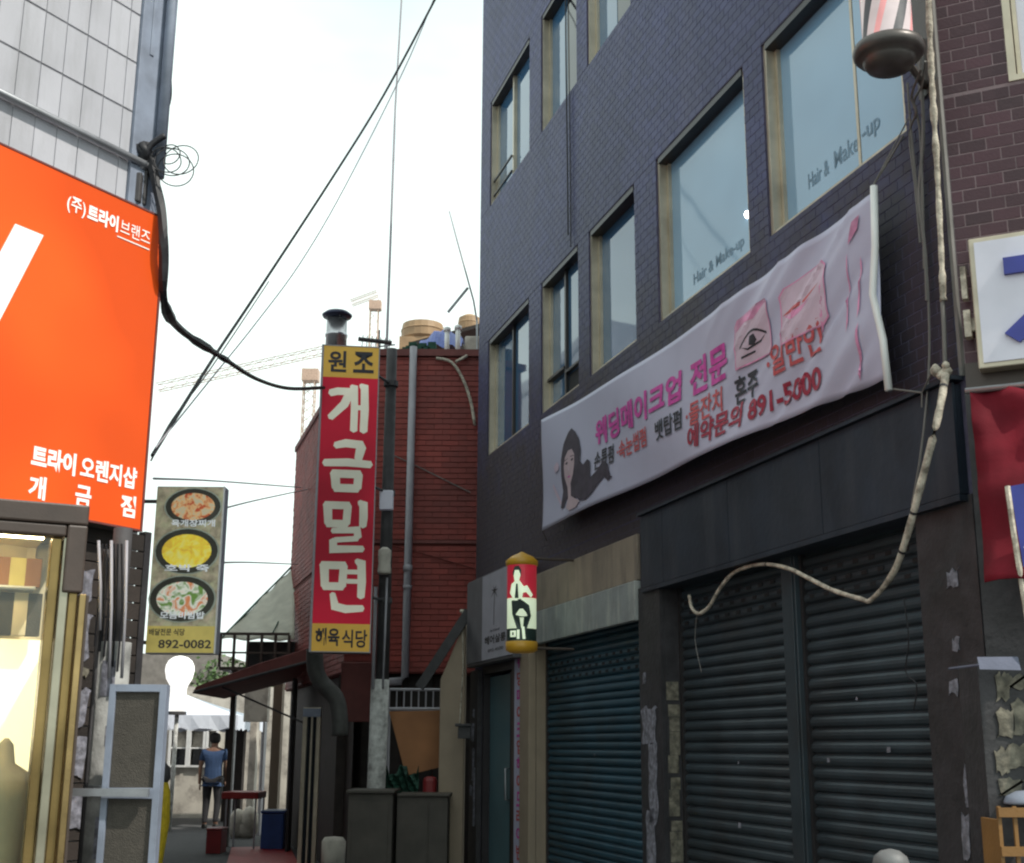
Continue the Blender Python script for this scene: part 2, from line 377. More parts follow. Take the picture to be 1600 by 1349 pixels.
M['whitesign'] = mat('white_sign_panel', (.62,.62,.70), .4, var=.06, bump=.02, emit=(.8,.8,1), estr=.03)
M['mesh_brown'] = mat('brown_mesh_panel', (.060,.052,.042), .7, var=.15, scale=30, bump=.5, bscale=160)
M['bluegrey'] = mat('blue_grey_paint', (.24,.275,.35), .5, var=.15, bump=.08, dirt=.35)
M['crate'] = mat('ochre_plastic_crate', (.22,.11,.03), .5, var=.15)
M['signgrey'] = mat('grey_sign_face', (.36,.36,.42), .5, var=.08, bump=.03)
M['signside'] = mat('dark_grey_sheet', (.09,.09,.10), .5, var=.15, bump=.1)
M['foodphoto'] = mat('dark_table_print', (.30,.24,.18), .5, var=.9, scale=14, bump=0, emit=(.4,.38,.25), estr=.2, dirt=.9, dirtcol=(.50,.55,.32), dscale=8)
def uneven(m, lo, hi, sc_):      # a light box is never evenly lit from within
    n, l = m.node_tree.nodes, m.node_tree.links; g = n.new('ShaderNodeNewGeometry'); no = n.new('ShaderNodeTexNoise'); no.inputs['Scale'].default_value = sc_; no.inputs['Detail'].default_value = 1
    l.new(g.outputs['Position'], no.inputs['Vector']); mr = n.new('ShaderNodeMapRange'); mr.inputs[1].default_value = .35; mr.inputs[2].default_value = .65; mr.inputs[3].default_value = lo; mr.inputs[4].default_value = hi
    l.new(no.outputs['Fac'], mr.inputs[0]); l.new(mr.outputs[0], n['Principled BSDF'].inputs['Emission Strength'])
uneven(M['orange'], .06, .34, 1.1); uneven(M['redsign'], .02, .16, .9); uneven(M['cream_letters'], .04, .22, .9)
M['redtop'] = mat('red_table_top', (.34,.02,.02), .5, var=.15)
M['jamb_brown'] = mat('brown_gold_jamb', (.26,.18,.07), .25, metal=.8, var=.3, scale=3, bump=.04)
M['jamb_pale'] = mat('pale_worn_jamb', (.36,.34,.26), .25, metal=.7, var=.3, scale=3, bump=.04)
def food(name, c1, c2, c3, sc_):
    m = bpy.data.materials.new(name); m.use_nodes = True; n, l = m.node_tree.nodes, m.node_tree.links; b = n['Principled BSDF']
    g = n.new('ShaderNodeNewGeometry'); v = n.new('ShaderNodeTexNoise'); v.inputs['Scale'].default_value = sc_; v.inputs['Detail'].default_value = 3; v.inputs['Distortion'].default_value = 1.2
    l.new(g.outputs['Position'], v.inputs['Vector'])
    r = n.new('ShaderNodeValToRGB'); e = r.color_ramp.elements
    e[0].position = .36; e[0].color = (*c1, 1); e[1].position = .5; e[1].color = (*c2, 1)
    q = e.new(.64); q.color = (*c3, 1)
    l.new(v.outputs['Fac'], r.inputs['Fac']); l.new(r.outputs[0], b.inputs['Base Color']); l.new(r.outputs[0], b.inputs['Emission Color'])
    b.inputs['Emission Strength'].default_value = .22; b.inputs['Roughness'].default_value = .4
    return m
M['stew'] = food('red_stew_print', (.5,.08,.03), (.75,.45,.2), (.55,.5,.35), 22)
M['curry'] = food('yellow_soup_print', (.75,.5,.05), (.9,.7,.06), (.8,.75,.2), 14)
M['rice'] = food('mixed_rice_print', (.15,.28,.06), (.8,.82,.72), (.7,.25,.1), 13)
M['bowl'] = mat('dark_bowl_print', (.06,.06,.045), .5, var=.3, bump=0)
M['bowlrim'] = mat('pale_bowl_rim_print', (.45,.5,.42), .5, var=.2, bump=0)
M['ochre'] = mat('ochre_print', (.62,.52,.16), .5, var=.2, bump=0, emit=(.6,.45,.1), estr=.15)
M['greywhite'] = mat('pale_print_letters', (.75,.78,.8), .5, bump=0, emit=(.9,.95,1), estr=.15)

# ---------------------------------------------------------------- bricks: separate pieces where largest, the rest one mass
def lay(thing, regions, bw, bh, joint, proud, material, name, near, limit=300, thick=.02, stack=False, jitter=.002, jv=None):
    jv = joint if jv is None else jv
    """regions: (x0,x1,z0,z1) rectangles on the frame's face; near: the (x,z) the biggest bricks are closest to"""
    rects = []
    for (x0, x1, z0, z1) in regions:
        k = math.floor(z0/bh)
        while k*bh < z1:
            a, b = max(z0, k*bh+joint/2), min(z1, (k+1)*bh-joint/2)
            off = 0 if stack else (k % 2)*bw/2
            i = math.floor((x0-off)/bw)
            while i*bw+off < x1:
                c, d = max(x0, i*bw+off+jv/2), min(x1, (i+1)*bw+off-jv/2)
                if b-a > bh*.25 and d-c > bw*.12: rects.append((c, d, a, b))
                i += 1
            k += 1
    ok = [q for q in rects if near is not None and near[2](q)]
    ok.sort(key=lambda q: ((q[0]+q[1])/2-near[0])**2 + ((q[2]+q[3])/2-near[1])**2 if near else 0)
    single_ = set(ok[:limit])
    meshes = {}
    stuff = MB()
    rr = random.Random(3)
    for q in rects:
        c, d, a, b = q
        j = rr.uniform(-jitter, jitter)
        if q in single_:
            key = (round((d-c), 3), round((b-a), 3))
            if key not in meshes:
                w, h = key[0]/2, key[1]/2; e = min(.0012, h*.2); mb = MB()
                vs = [(-w,0,-h),(w,0,-h),(w,0,h),(-w,0,h)]
                fr_ = [(-w+e,-proud,-h+e),(w-e,-proud,-h+e),(w-e,-proud,h-e),(-w+e,-proud,h-e)]
                bk = [(-w,thick,-h),(w,thick,-h),(w,thick,h),(-w,thick,h)]
                mb.add(vs+fr_+bk, [(4,5,6,7),(0,1,5,4),(1,2,6,5),(2,3,7,6),(3,0,4,7),(8,9,1,0),(9,10,2,1),(10,11,3,2),(11,8,0,3)])
                meshes[key] = mb.mesh(name, material)
            thing.piece(name, meshes[key], (c+d)/2, -.0005+j, (a+b)/2)
        else:
            y0 = -proud+j
            stuff.add([(c,y0,a),(d,y0,a),(d,y0,b),(c,y0,b),(c,.004,a),(d,.004,a),(d,.004,b),(c,.004,b)],
                      [(0,1,2,3),(4,5,1,0),(5,6,2,1),(6,7,3,2),(7,4,0,3)])
    if stuff.v: thing.part(name+'_courses', stuff, material, kind='stuff')
def carve(x0, x1, z0, z1, holes):
    """split a rectangle round rectangular holes"""
    out = []; zs = sorted({z0, z1} | {h[2] for h in holes if z0 < h[2] < z1} | {h[3] for h in holes if z0 < h[3] < z1})
    for a, b in zip(zs, zs[1:]):
        mid = (a+b)/2; hs = sorted(h for h in holes if h[2] < mid < h[3]); x = x0
        for h in hs:
            if h[0] > x: out.append((x, min(h[0], x1), a, b))
            x = max(x, h[1])
        if x < x1: out.append((x, x1, a, b))
    return out
# ================================================================ SETTING
g = MB(); g.add([(-120,-40,0),(120,-40,0),(120,200,0),(-120,200,0)], [(0,1,2,3)])
single('ground', None, None, g, M['asphalt'], kind='structure')
c0 = F.W(-20,-.6,0); c1 = F.W(-4.9,-.6,0)
# a low concrete gutter strip along the foot of the brick building
gut = MB(); gut.box(-26, -4.9, -.45, -.02, -.02, .10); single('kerb', None, None, gut, M['concrete'], F, kind='structure', bevel=.01)

# ================================================================ MAIN BRICK BUILDING
XL, XR, TOP = -13.62, -4.9, 13.4
COLS = [(-13.22,-11.70), (-11.30,-10.22), (-9.94,-8.88), (-8.43,-6.95), (-6.69,-5.20)]
LEV = [(4.60,5.93), (7.55,8.87), (10.5,11.82)]
holes = [(a, b, z0, z1) for z0, z1 in LEV for a, b in COLS]
B = Thing('brick_building', 'tall dark purple brick building with shuttered shops below and blue reflecting windows above', 'building', F, XL, 0, 0)
ground_holes = [(-13.30,-12.16,0,2.33), (-11.44,-8.87,0,2.47), (-8.47,-5.10,0,2.75)]
w = MB()
for (a, b, c, d) in carve(XL, XR, 0, TOP, holes + ground_holes): w.box(a, b, 0, .25, c, d)
w.box(XL, XR, .262, 8, 0, TOP)
w.box(XL-.02, XR+.02, -.04, 8.02, TOP, TOP+.12)
B.part('wall', w, M['mortar'])
regions = carve(XL, XR-.02, 3.07, TOP, holes + [(-8.87,-4.9,3.0,3.20)])
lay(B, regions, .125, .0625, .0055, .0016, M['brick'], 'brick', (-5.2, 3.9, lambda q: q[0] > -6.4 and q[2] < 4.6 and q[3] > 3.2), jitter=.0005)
# corner bead
cb = MB(); cb.box(XR-.018, XR+.006, -.012, .006, 3.2, TOP); B.part('corner_bead', cb, M['greycable'])

def window(x0, x1, z0, z1, kind, film=False):
    """frame with cream jambs, dark head; panes are sub-parts"""
    f = MB(); t = .035
    f.box(x0, x0+t, .015, .13, z0, z1, 0); f.box(x1-t, x1, .015, .13, z0, z1, 0)
    f.box(x0+t+.002, x0+t+.032, .075, .125, z0+.03, z1-.05, 0)          # inner cream sash stile
    f.box(x0+t, x1-t, .004, .16, z1-.05, z1, 1)                          # dark head
    f.box(x0+t, x1-t, .02, .13, z0, z0+.03, 0)
    mx = (x0+x1)/2
    if kind in ('slide', 'slide_vent'):
        f.box(mx-.02, mx+.02, .06, .12, z0+.03, z1-.05, 1)
    if kind == 'slide_vent':
        f.box(x0+t, mx-.02, .05, .10, z0+.32, z0+.345, 1); f.box(mx+.02, x1-t, .05, .10, z0+.26, z0+.285, 1)
    if kind == 'grille':
        f.box(x0+t, mx-.02, .03, .05, z0+.30, z0+.32, 1); f.box(x0+t, mx-.02, .03, .05, z0+.12, z0+.135, 1)
        f.box(mx-.02, mx+.02, .05, .11, z0+.03, z1-.05, 0)
    if kind == 'pair': f.box(mx+.16, mx+.185, .085, .11, z0+.03, z1-.05, 0)
    wp = B.part('window', f, [M['sash'], M['sash_dark']])
    gm = M['film'] if film else M['glass']
    bb = MB(); bb.box(x0+t, x1-t, .165, .17, z0, z1); B.part('blackout', bb, M['black'], wp)
    spans = [(x0+t, x1-t)] if kind == 'single' else [(x0+t, mx+.158), (mx+.187, x1-t)] if kind == 'pair' else [(x0+t, mx-.02), (mx+.02, x1-t)]
    for i, (a, b) in enumerate(spans):
        p = MB(); y = .100 if i == 0 else .088
        p.box(a+.003, b-.003, y, y+.006, z0+.032, z1-.052)
        B.part('pane', p, M['darkglass'] if (kind == 'dark' and i == 1) else gm, wp)
    return wp
win = []
kinds = [['slide','slide_vent','single','single','pair'], ['grille','dark','dark','slide','slide'], ['slide','slide','single','slide','single']]
for li, (z0, z1) in enumerate(LEV):
    for ci, (a, b) in enumerate(COLS):
        win.append(window(a, b, z0, z1, kinds[li][ci], film=(li == 0 and ci >= 3)))
# dark open lower pane of the second window, seen as a black slot
op = MB(); op.box(-10.72, -10.28, .084, .087, 4.66, 4.84); B.part('open_vent', op, M['black'], win[1])
M['filmink'] = mat('film_lettering', (.14,.24,.33), .5, bump=0, var=.1)
# lettering on the film
lt = MB(); lt.text('Hair & Make-up', -8.02, 4.74, -7.22, 4.85, .098, 0, .01); B.part('lettering', lt, M['filmink'], win[3])
lt = MB(); lt.text('Hair &', -6.36, 4.79, -6.12, 4.89, .098, 0, .01); B.part('lettering', lt, M['filmink'], win[4]); lt = MB(); lt.text('Make', -6.06, 4.79, -5.80, 4.90, .098, 0, .01); B.part('lettering', lt, M['filmink'], win[4]); lt = MB(); lt.text('-up', -5.74, 4.78, -5.56, 4.88, .085, 0, .01); B.part('lettering', lt, M['filmink'], win[4])
# small lit bulb behind the film of the fourth window
q = F.px(1166, 335, .08)
bl = MB(); bl.lathe((q[0], .094), [(0.002,q[1]-.028),(.02,q[1]-.02),(.028,q[1]),(.02,q[1]+.02),(.002,q[1]+.028)], 10); B.part('bulb', bl, M['lamp'], win[3], smooth=True)

# bands over the first shutter
bd = MB(); bd.box(-12.16, -8.87, -.035, -.002, 2.72, 3.07); B.part('render_band', bd, M['beige'], bevel=.008)
bd = MB(); bd.box(-11.44, -8.872, -.06, -.002, 2.42, 2.716); B.part('lintel_band', bd, M['greyband'], bevel=.008)
# black fascia box over the big shutter: sheets with seams
fb = MB(); xs = [-8.76,-8.35,-7.3,-6.15,-4.93]
for i, (a, b) in enumerate(zip(xs, xs[1:])):
    s_ = MB(); s_.box(a+.003, b-.003, -.05, -.032, 2.645, 3.175); B.part('fascia_sheet', s_, M['fascia'])
fb.box(-8.76, -4.93, -.031, -.002, 2.645, 3.165); fb.box(-8.76, -4.93, -.055, .10, 2.61, 2.641); fb.box(-8.77, -4.90, -.075, -.002, 3.18, 3.20)
B.part('fascia_frame', fb, M['fascia'])
# pillars
p1 = MB(); p1.box(-8.87, -8.472, -.03, -.002, .1, 2.655); B.part('pillar_facing', p1, M['pillar'])
p0 = MB(); p0.box(-13.62, -13.31, -.05, -.002, .1, 2.30); B.part('pillar_facing', p0, M['pillar'])
p2 = MB(); p2.box(-12.16, -11.725, -.02, -.002, .1, 2.45); B.part('post_facing', p2, M['brown'])
p3 = MB(); p3.box(-11.72, -11.44, -.075, -.002, .1, 2.42); B.part('cream_post', p3, M['cream_panel'], bevel=.006)

def shutter(x0, x1, zt, y, material, n, name='roller_shutter', vents=False):
    gd = MB()
    gd.box(x0, x0+.03, y-.03, y+.04, 0, zt)
    sh = B.part(name, gd, M['sash_dark'])
    gd = MB(); gd.box(x1-.03, x1, y-.03, y+.04, 0, zt); B.part('guide_rail', gd, M['sash_dark'], sh)
    h = (zt)/n
    prof = [(0,0),(-.012,.12),(-.018,.35),(-.016,.6),(-.006,.78),(.004,.85),(.006,.95),(0,1.0)]
    mb = MB(); wd = x1-x0-.06; vs = []
    for yy, t in prof: vs += [(0,yy,t*h),(wd,yy,t*h)]
    mb.add(vs, [(2*i,2*i+1,2*i+3,2*i+2) for i in range(len(prof)-1)])
    me = mb.mesh('slat', material)
    mbv = None
    for k in range(n):
        o = B.piece('slat', me, x0+.03, y, k*h, sh); o.location.y += random.uniform(-.004,.004)
        o.rotation_euler = (random.uniform(-.03,.03), random.uniform(-.0006,.0006), 0)
    if vents:
        v = MB()
        for r_, kk in enumerate((n-6, n-5, n-4)):
            nx = int(wd/.16)
            for j in range(nx):
                cx = x0+.12+j*.16+(r_ % 2)*.08
                if cx < x1-.08: v.box(cx-.028, cx+.028, y-.0215, y-.017, kk*h+.42*h-.011, kk*h+.42*h+.013)
        B.part('vent_hole', v, M['black'], sh, kind='stuff')
    return sh
shutter(-11.44, -8.875, 2.47, .12, M['slat_teal'], 38, vents=True)
xd0, xd1 = F.X(1237,1100,.12), F.X(1262,1100,.12)
sx1 = F.X(1492,1100,.14)
shutter(-8.468, xd0+.01, 2.75, .14, M['slat_dark'], 39, vents=True)
shutter(xd1-.01, sx1, 2.75, .14, M['slat_dark'], 39, vents=True)
dv = MB(); dv.box(xd0+.012, xd1-.012, .08, .17, 0, 2.75); dv.box(xd0+.03, xd1-.03, .068, .079, 0, 2.75); B.part('divider_post', dv, M['slat_dark'], bevel=.004)
jb = MB(); jb.box(sx1+.002, XR-.002, -.01, .2, 0, 2.64); B.part('pillar_facing', jb, M['pillar'])

for u_, v_, s_ in ((1157,1290,.016),(1155,1192,.008),(1296,1188,.012),(1390,1172,.014),(1340,1092,.008),(930,1180,.010)):
    q_ = F.px(u_, v_, .10); w = MB(); w.poly([(q_[0]-s_*1.2,q_[1]-s_),(q_[0]+s_*1.1,q_[1]-s_*.8),(q_[0]+s_*1.2,q_[1]+s_),(q_[0]-s_,q_[1]+s_*1.1)], .094); B.part('sticker', w, M['scrap'])
# door, between the pillar and the vertical banner
dr = MB(); dr.box(-13.30,-13.25,.0,.12,0,2.33); dr.box(-12.21,-12.16,.0,.12,0,2.33); dr.box(-13.25,-12.21,.0,.12,2.25,2.33)
dp = B.part('door', dr, M['doorframe'])
dd = MB(); dd.box(-13.24,-12.45,.07,.10,.12,2.22); B.part('door_leaf', dd, M['tealdoor'], dp)
dd = MB(); dd.box(-12.445,-12.22,.05,.09,.0,2.24); B.part('side_panel', dd, M['doorframe'], dp)
dd = MB(); dd.tube([(-12.53,.068,1.0),(-12.53,.03,1.0),(-12.53,.03,1.3),(-12.53,.068,1.3)], .012, 6); B.part('handle', dd, M['steel'], dp, smooth=True)

ln = MB(); ln.box(-8.4725, -8.4695, -.001, .26, 0, 2.64); B.part('reveal_lining', ln, M['pillar']); ln = MB(); ln.box(-11.4425, -11.438, -.001, .26, 0, 2.45); B.part('reveal_lining', ln, M['cream_panel'])
# torn posters left on the pillars: each remnant a ragged sheet of paper
def ragged(x0, x1, z0, z1, y, seed, n=9):
    r_ = random.Random(seed); mb = MB(); pts = []
    for i in range(n): pts.append((x0+(x1-x0)*i/n+r_.uniform(-.008,.008), z0+r_.uniform(0,.03)))
    m_ = max(3, int((z1-z0)/.06))
    for i in range(m_): pts.append((x1-r_.uniform(0,.18)*(x1-x0), z0+(z1-z0)*(i+.5)/m_))
    for i in range(n): pts.append((x1-(x1-x0)*i/n+r_.uniform(-.008,.008), z1-r_.uniform(0,.03)))
    for i in range(m_): pts.append((x0+r_.uniform(0,.18)*(x1-x0), z1-(z1-z0)*(i+.5)/m_))
    mb.prism(pts, y-.003, y); return mb
for i, (x0, x1, z0, z1) in enumerate([(-8.85,-8.55,1.52,1.80),(-8.74,-8.56,.98,1.55),(-8.80,-8.62,.62,1.1),(-8.72,-8.58,.30,.55),(-8.8,-8.74,1.95,2.05)]):
    B.part('poster_remnant', ragged(x0, x1, z0, z1, -.032, i), M['scrap'])
for i, (x0, x1, z0, z1) in enumerate([(-13.56,-13.42,1.55,1.75),(-13.5,-13.40,1.15,1.5),(-13.58,-13.47,1.0,1.12),(-13.44,-13.36,.7,1.3),(-13.5,-13.42,1.8,1.9)]):
    B.part('poster_remnant', ragged(x0, x1, z0, z1, -.052, 20+i), M['scrap'])
# stacked old stickers on the reveal beside the big shutter
rv = MB(); r_ = random.Random(5); z = .35
while z < 1.95:
    h_ = r_.uniform(.05,.16)
    rv.box(-8.4692, -8.4655, .005+r_.uniform(0,.02), .105-r_.uniform(0,.02), z, z+h_); z += h_+r_.choice([.002,.004,.03])
B.part('sticker_layers', rv, M['scrap_y'])
# cables down the brickwork
cc = MB(); cc.tube([(-10.45+math.sin(z_*1.3)*.02, -.022, z_) for z_ in [4.9+.3*i for i in range(26)] if z_ > 5.95], .007, 5)
cc.tube([(-10.38+math.sin(z_*1.1+1)*.02, -.02, z_) for z_ in [5.95+.3*i for i in range(20)]], .005, 5)
B.part('wall_cable', cc, M['cable'])

# ---------------------------------------------------------------- hanging banner
def ban(u, v):
    """u 0..1 along, v 0..1 up: sagging, rucked towards the pole end"""
    x = -10.86 + 5.52*u
    zt = 4.43 + (4.30-4.43)*u - .10*math.sin(math.pi*u)
    zb = 3.40 + (3.30-3.40)*u + .01*math.sin(math.pi*u)
    z = zb + (zt-zb)*v
    t = max(0, (u-.62)/.38)*(1-max(0,(u-.93)/.07)**1.5)
    k = (u-.98)*4.4 + (1-v)*1.3                          # folds fan out from the top of the pole
    y = -.13 - .03*math.sin(math.pi*u)
    y += -.026*t*math.sin(k*9.5) - .046*t*(1-abs(math.sin(k*5.3+.4)))**3 - .008*t*math.sin(k*23) + .010*math.sin(v*5+u*17)*(1-t*.4)
    if v < .25: y += -.02*(1-v/.25)*math.sin(u*11)
    return (x, y, z)
def bxz(x, z):            # sheet coordinates in metres (5.72 x 1.07) -> surface, a little proud
    u, v = x/5.57, z/1.0
    p = ban(u, v); e = ban(min(u+.004,1), v)
    return (p[0], p[1]-.011, p[2])
BN = Thing('advertising_banner', 'long white banner with pink Korean lettering and a dark haired woman, below the windows', 'banner', F, -10.86, -.1, 3.3)
nu, nv = 150, 26
mb = MB(); vs = [ban(i/nu, j/nv) for j in range(nv+1) for i in range(nu+1)]
mb.add(vs, [(j*(nu+1)+i, j*(nu+1)+i+1, (j+1)*(nu+1)+i+1, (j+1)*(nu+1)+i) for j in range(nv) for i in range(nu)])
sheet = BN.part('sheet', mb, M['cloth'], smooth=True)
so = sheet.modifiers.new('thick', 'SOLIDIFY'); so.thickness = .003; so.offset = 1
def bprint(name, fn, mats, label=None):
    m_ = MB(); fn(m_); bm = bmesh.new(); me = m_.mesh(name, mats); bm.from_mesh(me)
    bmesh.ops.triangulate(bm, faces=bm.faces)
    for _ in range(6):
        ed = [e for e in bm.edges if e.calc_length() > .05]
        if not ed: break
        bmesh.ops.subdivide_edges(bm, edges=ed, cuts=1)
        bmesh.ops.triangulate(bm, faces=bm.faces)
    for v in bm.verts:
        px_ = bxz(v.co.x, v.co.z); off = v.co.y
        v.co = Vector((px_[0]-BN.o[0], px_[1]+off-BN.o[1], px_[2]-BN.o[2]))
    bm.to_mesh(me); bm.free()
    ob = bpy.data.objects.new(name, me); COL.objects.link(ob); ob.parent = BN.e
    if label: ob['label'] = label
bprint('headline', lambda m_: m_.text('웨딩메이크업', 1.46, .49, 3.19, .73, 0, 0, .035), M['magenta'])
bprint('headline', lambda m_: m_.text('전문', 3.32, .47, 3.88, .74, 0, 0, .035), M['magenta'])
for t_, a, b_, c_, d_ in (('손톱펌', 1.45, 1.87, .29, .45), ('뱃탑펌', 2.74, 3.20, .27, .43), ('혼주', 3.96, 4.27, .24, .43)):
    bprint('small_lettering', lambda m_: m_.text(t_, a, c_, b_, d_, 0, 0, .02), M['ink'])
for t_, a, b_, c_, d_ in (('·속눈썹펌', 1.94, 2.56, .28, .44), ('·돌잔치', 3.27, 3.80, .25, .43), ('·일반인', 4.40, 5.02, .30, .50)):
    bprint('small_lettering', lambda m_: m_.text(t_, a, c_, b_, d_, 0, 0, .02), M['redprint'])
bprint('telephone_line', lambda m_: m_.text('예약문의 891-5000', 3.29, .075, 5.0, .25, 0, 0, .03), M['darkred'])
def woman(m_):
    hair = [(.22,.12),(.26,.30),(.235,.48),(.24,.66),(.28,.82),(.35,.93),(.40,.96),(.46,.90),(.52,.80),(.555,.66),(.55,.54),(.60,.48),(.66,.52),(.70,.48),(.71,.30),(.80,.34),(.88,.42),(.95,.36),(.98,.22),(1.01,.20),(.95,.18),(.90,.24),(.84,.20),(.74,.12),(.66,.08),(.56,.10),(.50,.16),(.44,.10),(.38,.14),(.32,.20),(.28,.12)]
    m_.poly(hair, 0, 0)
    m_.poly([(.335,.34),(.30,.44),(.29,.56),(.31,.66),(.36,.72),(.42,.72),(.46,.65),(.465,.54),(.445,.43),(.40,.34),(.37,.30)], -.001, 1)
    m_.poly([(.34,.34),(.40,.34),(.41,.20),(.50,.14),(.56,.10),(.50,.05),(.38,.05),(.32,.10),(.36,.20)], -.001, 1)
    m_.poly([(.31,.585),(.345,.60),(.365,.585),(.345,.565)], -.002, 0); m_.poly([(.405,.60),(.43,.615),(.452,.60),(.43,.58)], -.002, 0)
    m_.poly([(.30,.625),(.36,.635),(.36,.628),(.30,.615)], -.002, 0); m_.poly([(.40,.645),(.455,.64),(.455,.632),(.40,.636)], -.002, 0)
    m_.poly([(.35,.425),(.375,.435),(.405,.428),(.38,.41)], -.002, 2)
    m_.poly([(.375,.55),(.385,.50),(.37,.485),(.365,.50)], -.002, 3)
    m_.poly([(.10,.62),(.16,.66),(.20,.62),(.19,.56),(.12,.55)], 0, 3)
    m_.poly([(.06,.42),(.12,.30),(.22,.16),(.24,.18),(.14,.34),(.08,.44)], 0, 3)
def woman2(m_):
    woman(m_); m_.v = [(.33+(x-.06)*1.60, y, .05+(z-.05)*.80) for x, y, z in m_.v]
bprint('portrait_print', woman2, [M['hair'], M['skinprint'], M['magenta'], M['palepink']])
def pics(m_):
    def ring(poly, w, y, mi):
        cx = sum(p[0] for p in poly)/len(poly); cz = sum(p[1] for p in poly)/len(poly)
        for a, b in zip(poly, poly[1:]+poly[:1]):
            s_ = 1-w
            m_.poly([a, b, (cx+(b[0]-cx)*s_, cz+(b[1]-cz)*s_), (cx+(a[0]-cx)*s_, cz+(a[1]-cz)*s_)], y, mi)
    c1 = [(3.56,.62),(4.02,.60),(4.05,.64),(4.05,.96),(4.02,1.0),(3.60,.99),(3.56,.95)]
    m_.poly(c1, 0, 1); ring(c1, .05, -.001, 0)
    m_.poly([(3.58,.90),(3.72,.93),(3.86,.91),(4.03,.97),(4.0,.99),(3.8,.98),(3.6,.98)], -.001, 0)
    e = [(3.64+.36*t, .77+.07*math.sin(math.pi*t)) for t in [i/8 for i in range(9)]]
    m_.poly(e + [(x, z-.018) for x, z in reversed(e)], -.002, 2)
    m_.poly([(3.66,.76),(3.76,.71),(3.92,.72),(3.99,.76),(3.92,.735),(3.76,.725)], -.002, 2)
    m_.poly([(3.78,.74),(3.80,.80),(3.86,.80),(3.88,.75),(3.84,.725)], -.002, 2)
    m_.poly([(3.66,.69),(3.84,.685),(3.84,.672),(3.66,.675)], -.002, 2)
    c2 = [(4.18,.60),(4.66,.58),(4.72,.62),(4.72,.96),(4.68,1.0),(4.24,.98),(4.18,.94)]
    m_.poly(c2, 0, 1); ring(c2, .05, -.001, 0)
    m_.poly([(4.20,.80),(4.34,.83),(4.45,.815),(4.60,.85),(4.66,.86),(4.50,.80),(4.34,.79)], -.001, 3)
    m_.poly([(4.22,.79),(4.40,.785),(4.56,.80),(4.46,.75),(4.32,.74)], -.001, 0)
    for a, b, c, d in [(5.02,5.06,.48,.80),(5.46,5.50,.10,.42),(5.36,5.385,.40,.86),(5.50,5.53,.45,.80)]:
        m_.poly([(a,c),(b,c+.05),(b+.03,d),(a+.04,d-.04)], 0, 0)
    m_.poly([(5.44,.90),(5.56,.96),(5.60,1.03),(5.50,1.02)], -.001, 0)
def pics2(m_):
    pics(m_); m_.v = [((x-3.56)*.95+4.0, y, (z-.58)*.92+.44) if x < 4.9 else ((x-5.02)*.75+5.02, y, (z-.12)*.95+.06) for x, y, z in m_.v]
bprint('picture_print', pics2, [M['pinkwash'], M['palepink'], M['ink'], M['redprint'], M['magenta']])
pe = ban(1, 1); pb = ban(1, 0)
bp = MB(); bp.tube([(pe[0]+.01, pe[1]-.0, pe[2]+.03), (pe[0]+.0, pe[1]-.01, pe[2]-.3), (pe[0]-.035, pe[1]-.02, (pe[2]*.45+pb[2]*.55)), (pb[0]-.0, pb[1]-.01, pb[2]+.2), (pb[0]+.02, pb[1]-.01, pb[2]-.07)], .020, 8)
BN.part('end_pole', bp, M['white'], smooth=True)
ty = MB(); ty.tube([(pe[0]+.01, pe[1], pe[2]+.04), (pe[0]+.01, -.05, pe[2]+.16), (-5.22, -.01, 4.58)], .006, 5)
ty.tube([(pe[0]+.01, pe[1], pe[2]+.04), (-5.12, -.02, 4.66)], .004, 5)
ty.tube([(pb[0]+.02, pb[1], pb[2]-.06), (-5.12, -.08, 3.17), (-5.0, -.10, 3.24)], .005, 5)
ty.tube([(-5.12,-.08,3.17), (-5.13,-.08,3.10)], .004, 5)
ty.tube([(-10.86,-.13,4.42), (-11.1,-.01,4.50)], .005, 5); ty.tube([(-10.86,-.13,3.41), (-11.1,-.01,3.35)], .005, 5)
BN.part('tie_cord', ty, M['greycable'])

# ---------------------------------------------------------------- barber pole high on the corner
yb = -.38
bx, bz = F.px(1389, 88, yb)
rg, rb = .118, .158
PB = Thing('barber_pole', 'large lit barber pole with a dark domed base, bracketed out beside the fifth window', 'barber pole', F, bx, yb, bz-.14)
b = MB(); b.lathe((bx,yb), [(.02,bz-.085),(.07,bz-.08),(.105,bz-.062),(.122,bz-.035),(.124,bz-.02),(.150,bz-.012),(.165,bz+.005),(.168,bz+.025),(.160,bz+.05),(.140,bz+.062),(.126,bz+.066)], 32)
PB.part('base_dome', b, M['polemetal'], smooth=True)
n = 48; z0, z1 = bz+.066, bz+.76
rows = 30; mb = MB()
for i in range(rows+1):
    for j in range(n): w_ = 2*math.pi*(j+i*.42)/n; mb.v.append((bx+rg*math.cos(w_), yb+rg*math.sin(w_), z0+(z1-z0)*i/rows))
pat = [0,0,0,1,1,0,0,0,0,2,2,2]
for i in range(rows):
    for j in range(n):
        mb.f.append((i*n+j, i*n+(j+1)%n, (i+1)*n+(j+1)%n, (i+1)*n+j)); mb.m.append(pat[j % 12])
PB.part('glass_cylinder', mb, [M['whiteglass'], M['pinklit'], M['signside']], smooth=True)
b = MB(); b.lathe((bx,yb), [(.128,z1),(.145,z1+.02),(.160,z1+.05),(.155,z1+.10),(.12,z1+.14),(.05,z1+.17),(.01,z1+.18)], 32); PB.part('top_cap', b, M['polemetal'], smooth=True)
b = MB(); b.box(-5.06, -4.94, -.014, -.007, bz-.02, z1+.14); PB.part('back_plate', b, M['polemetal'])
for zz in (bz+.03, z1+.06):
    b = MB(); b.tube([(bx-.03,yb+.1,zz),(-5.0,-.014,zz)], .02, 8); PB.part('arm', b, M['polemetal'])

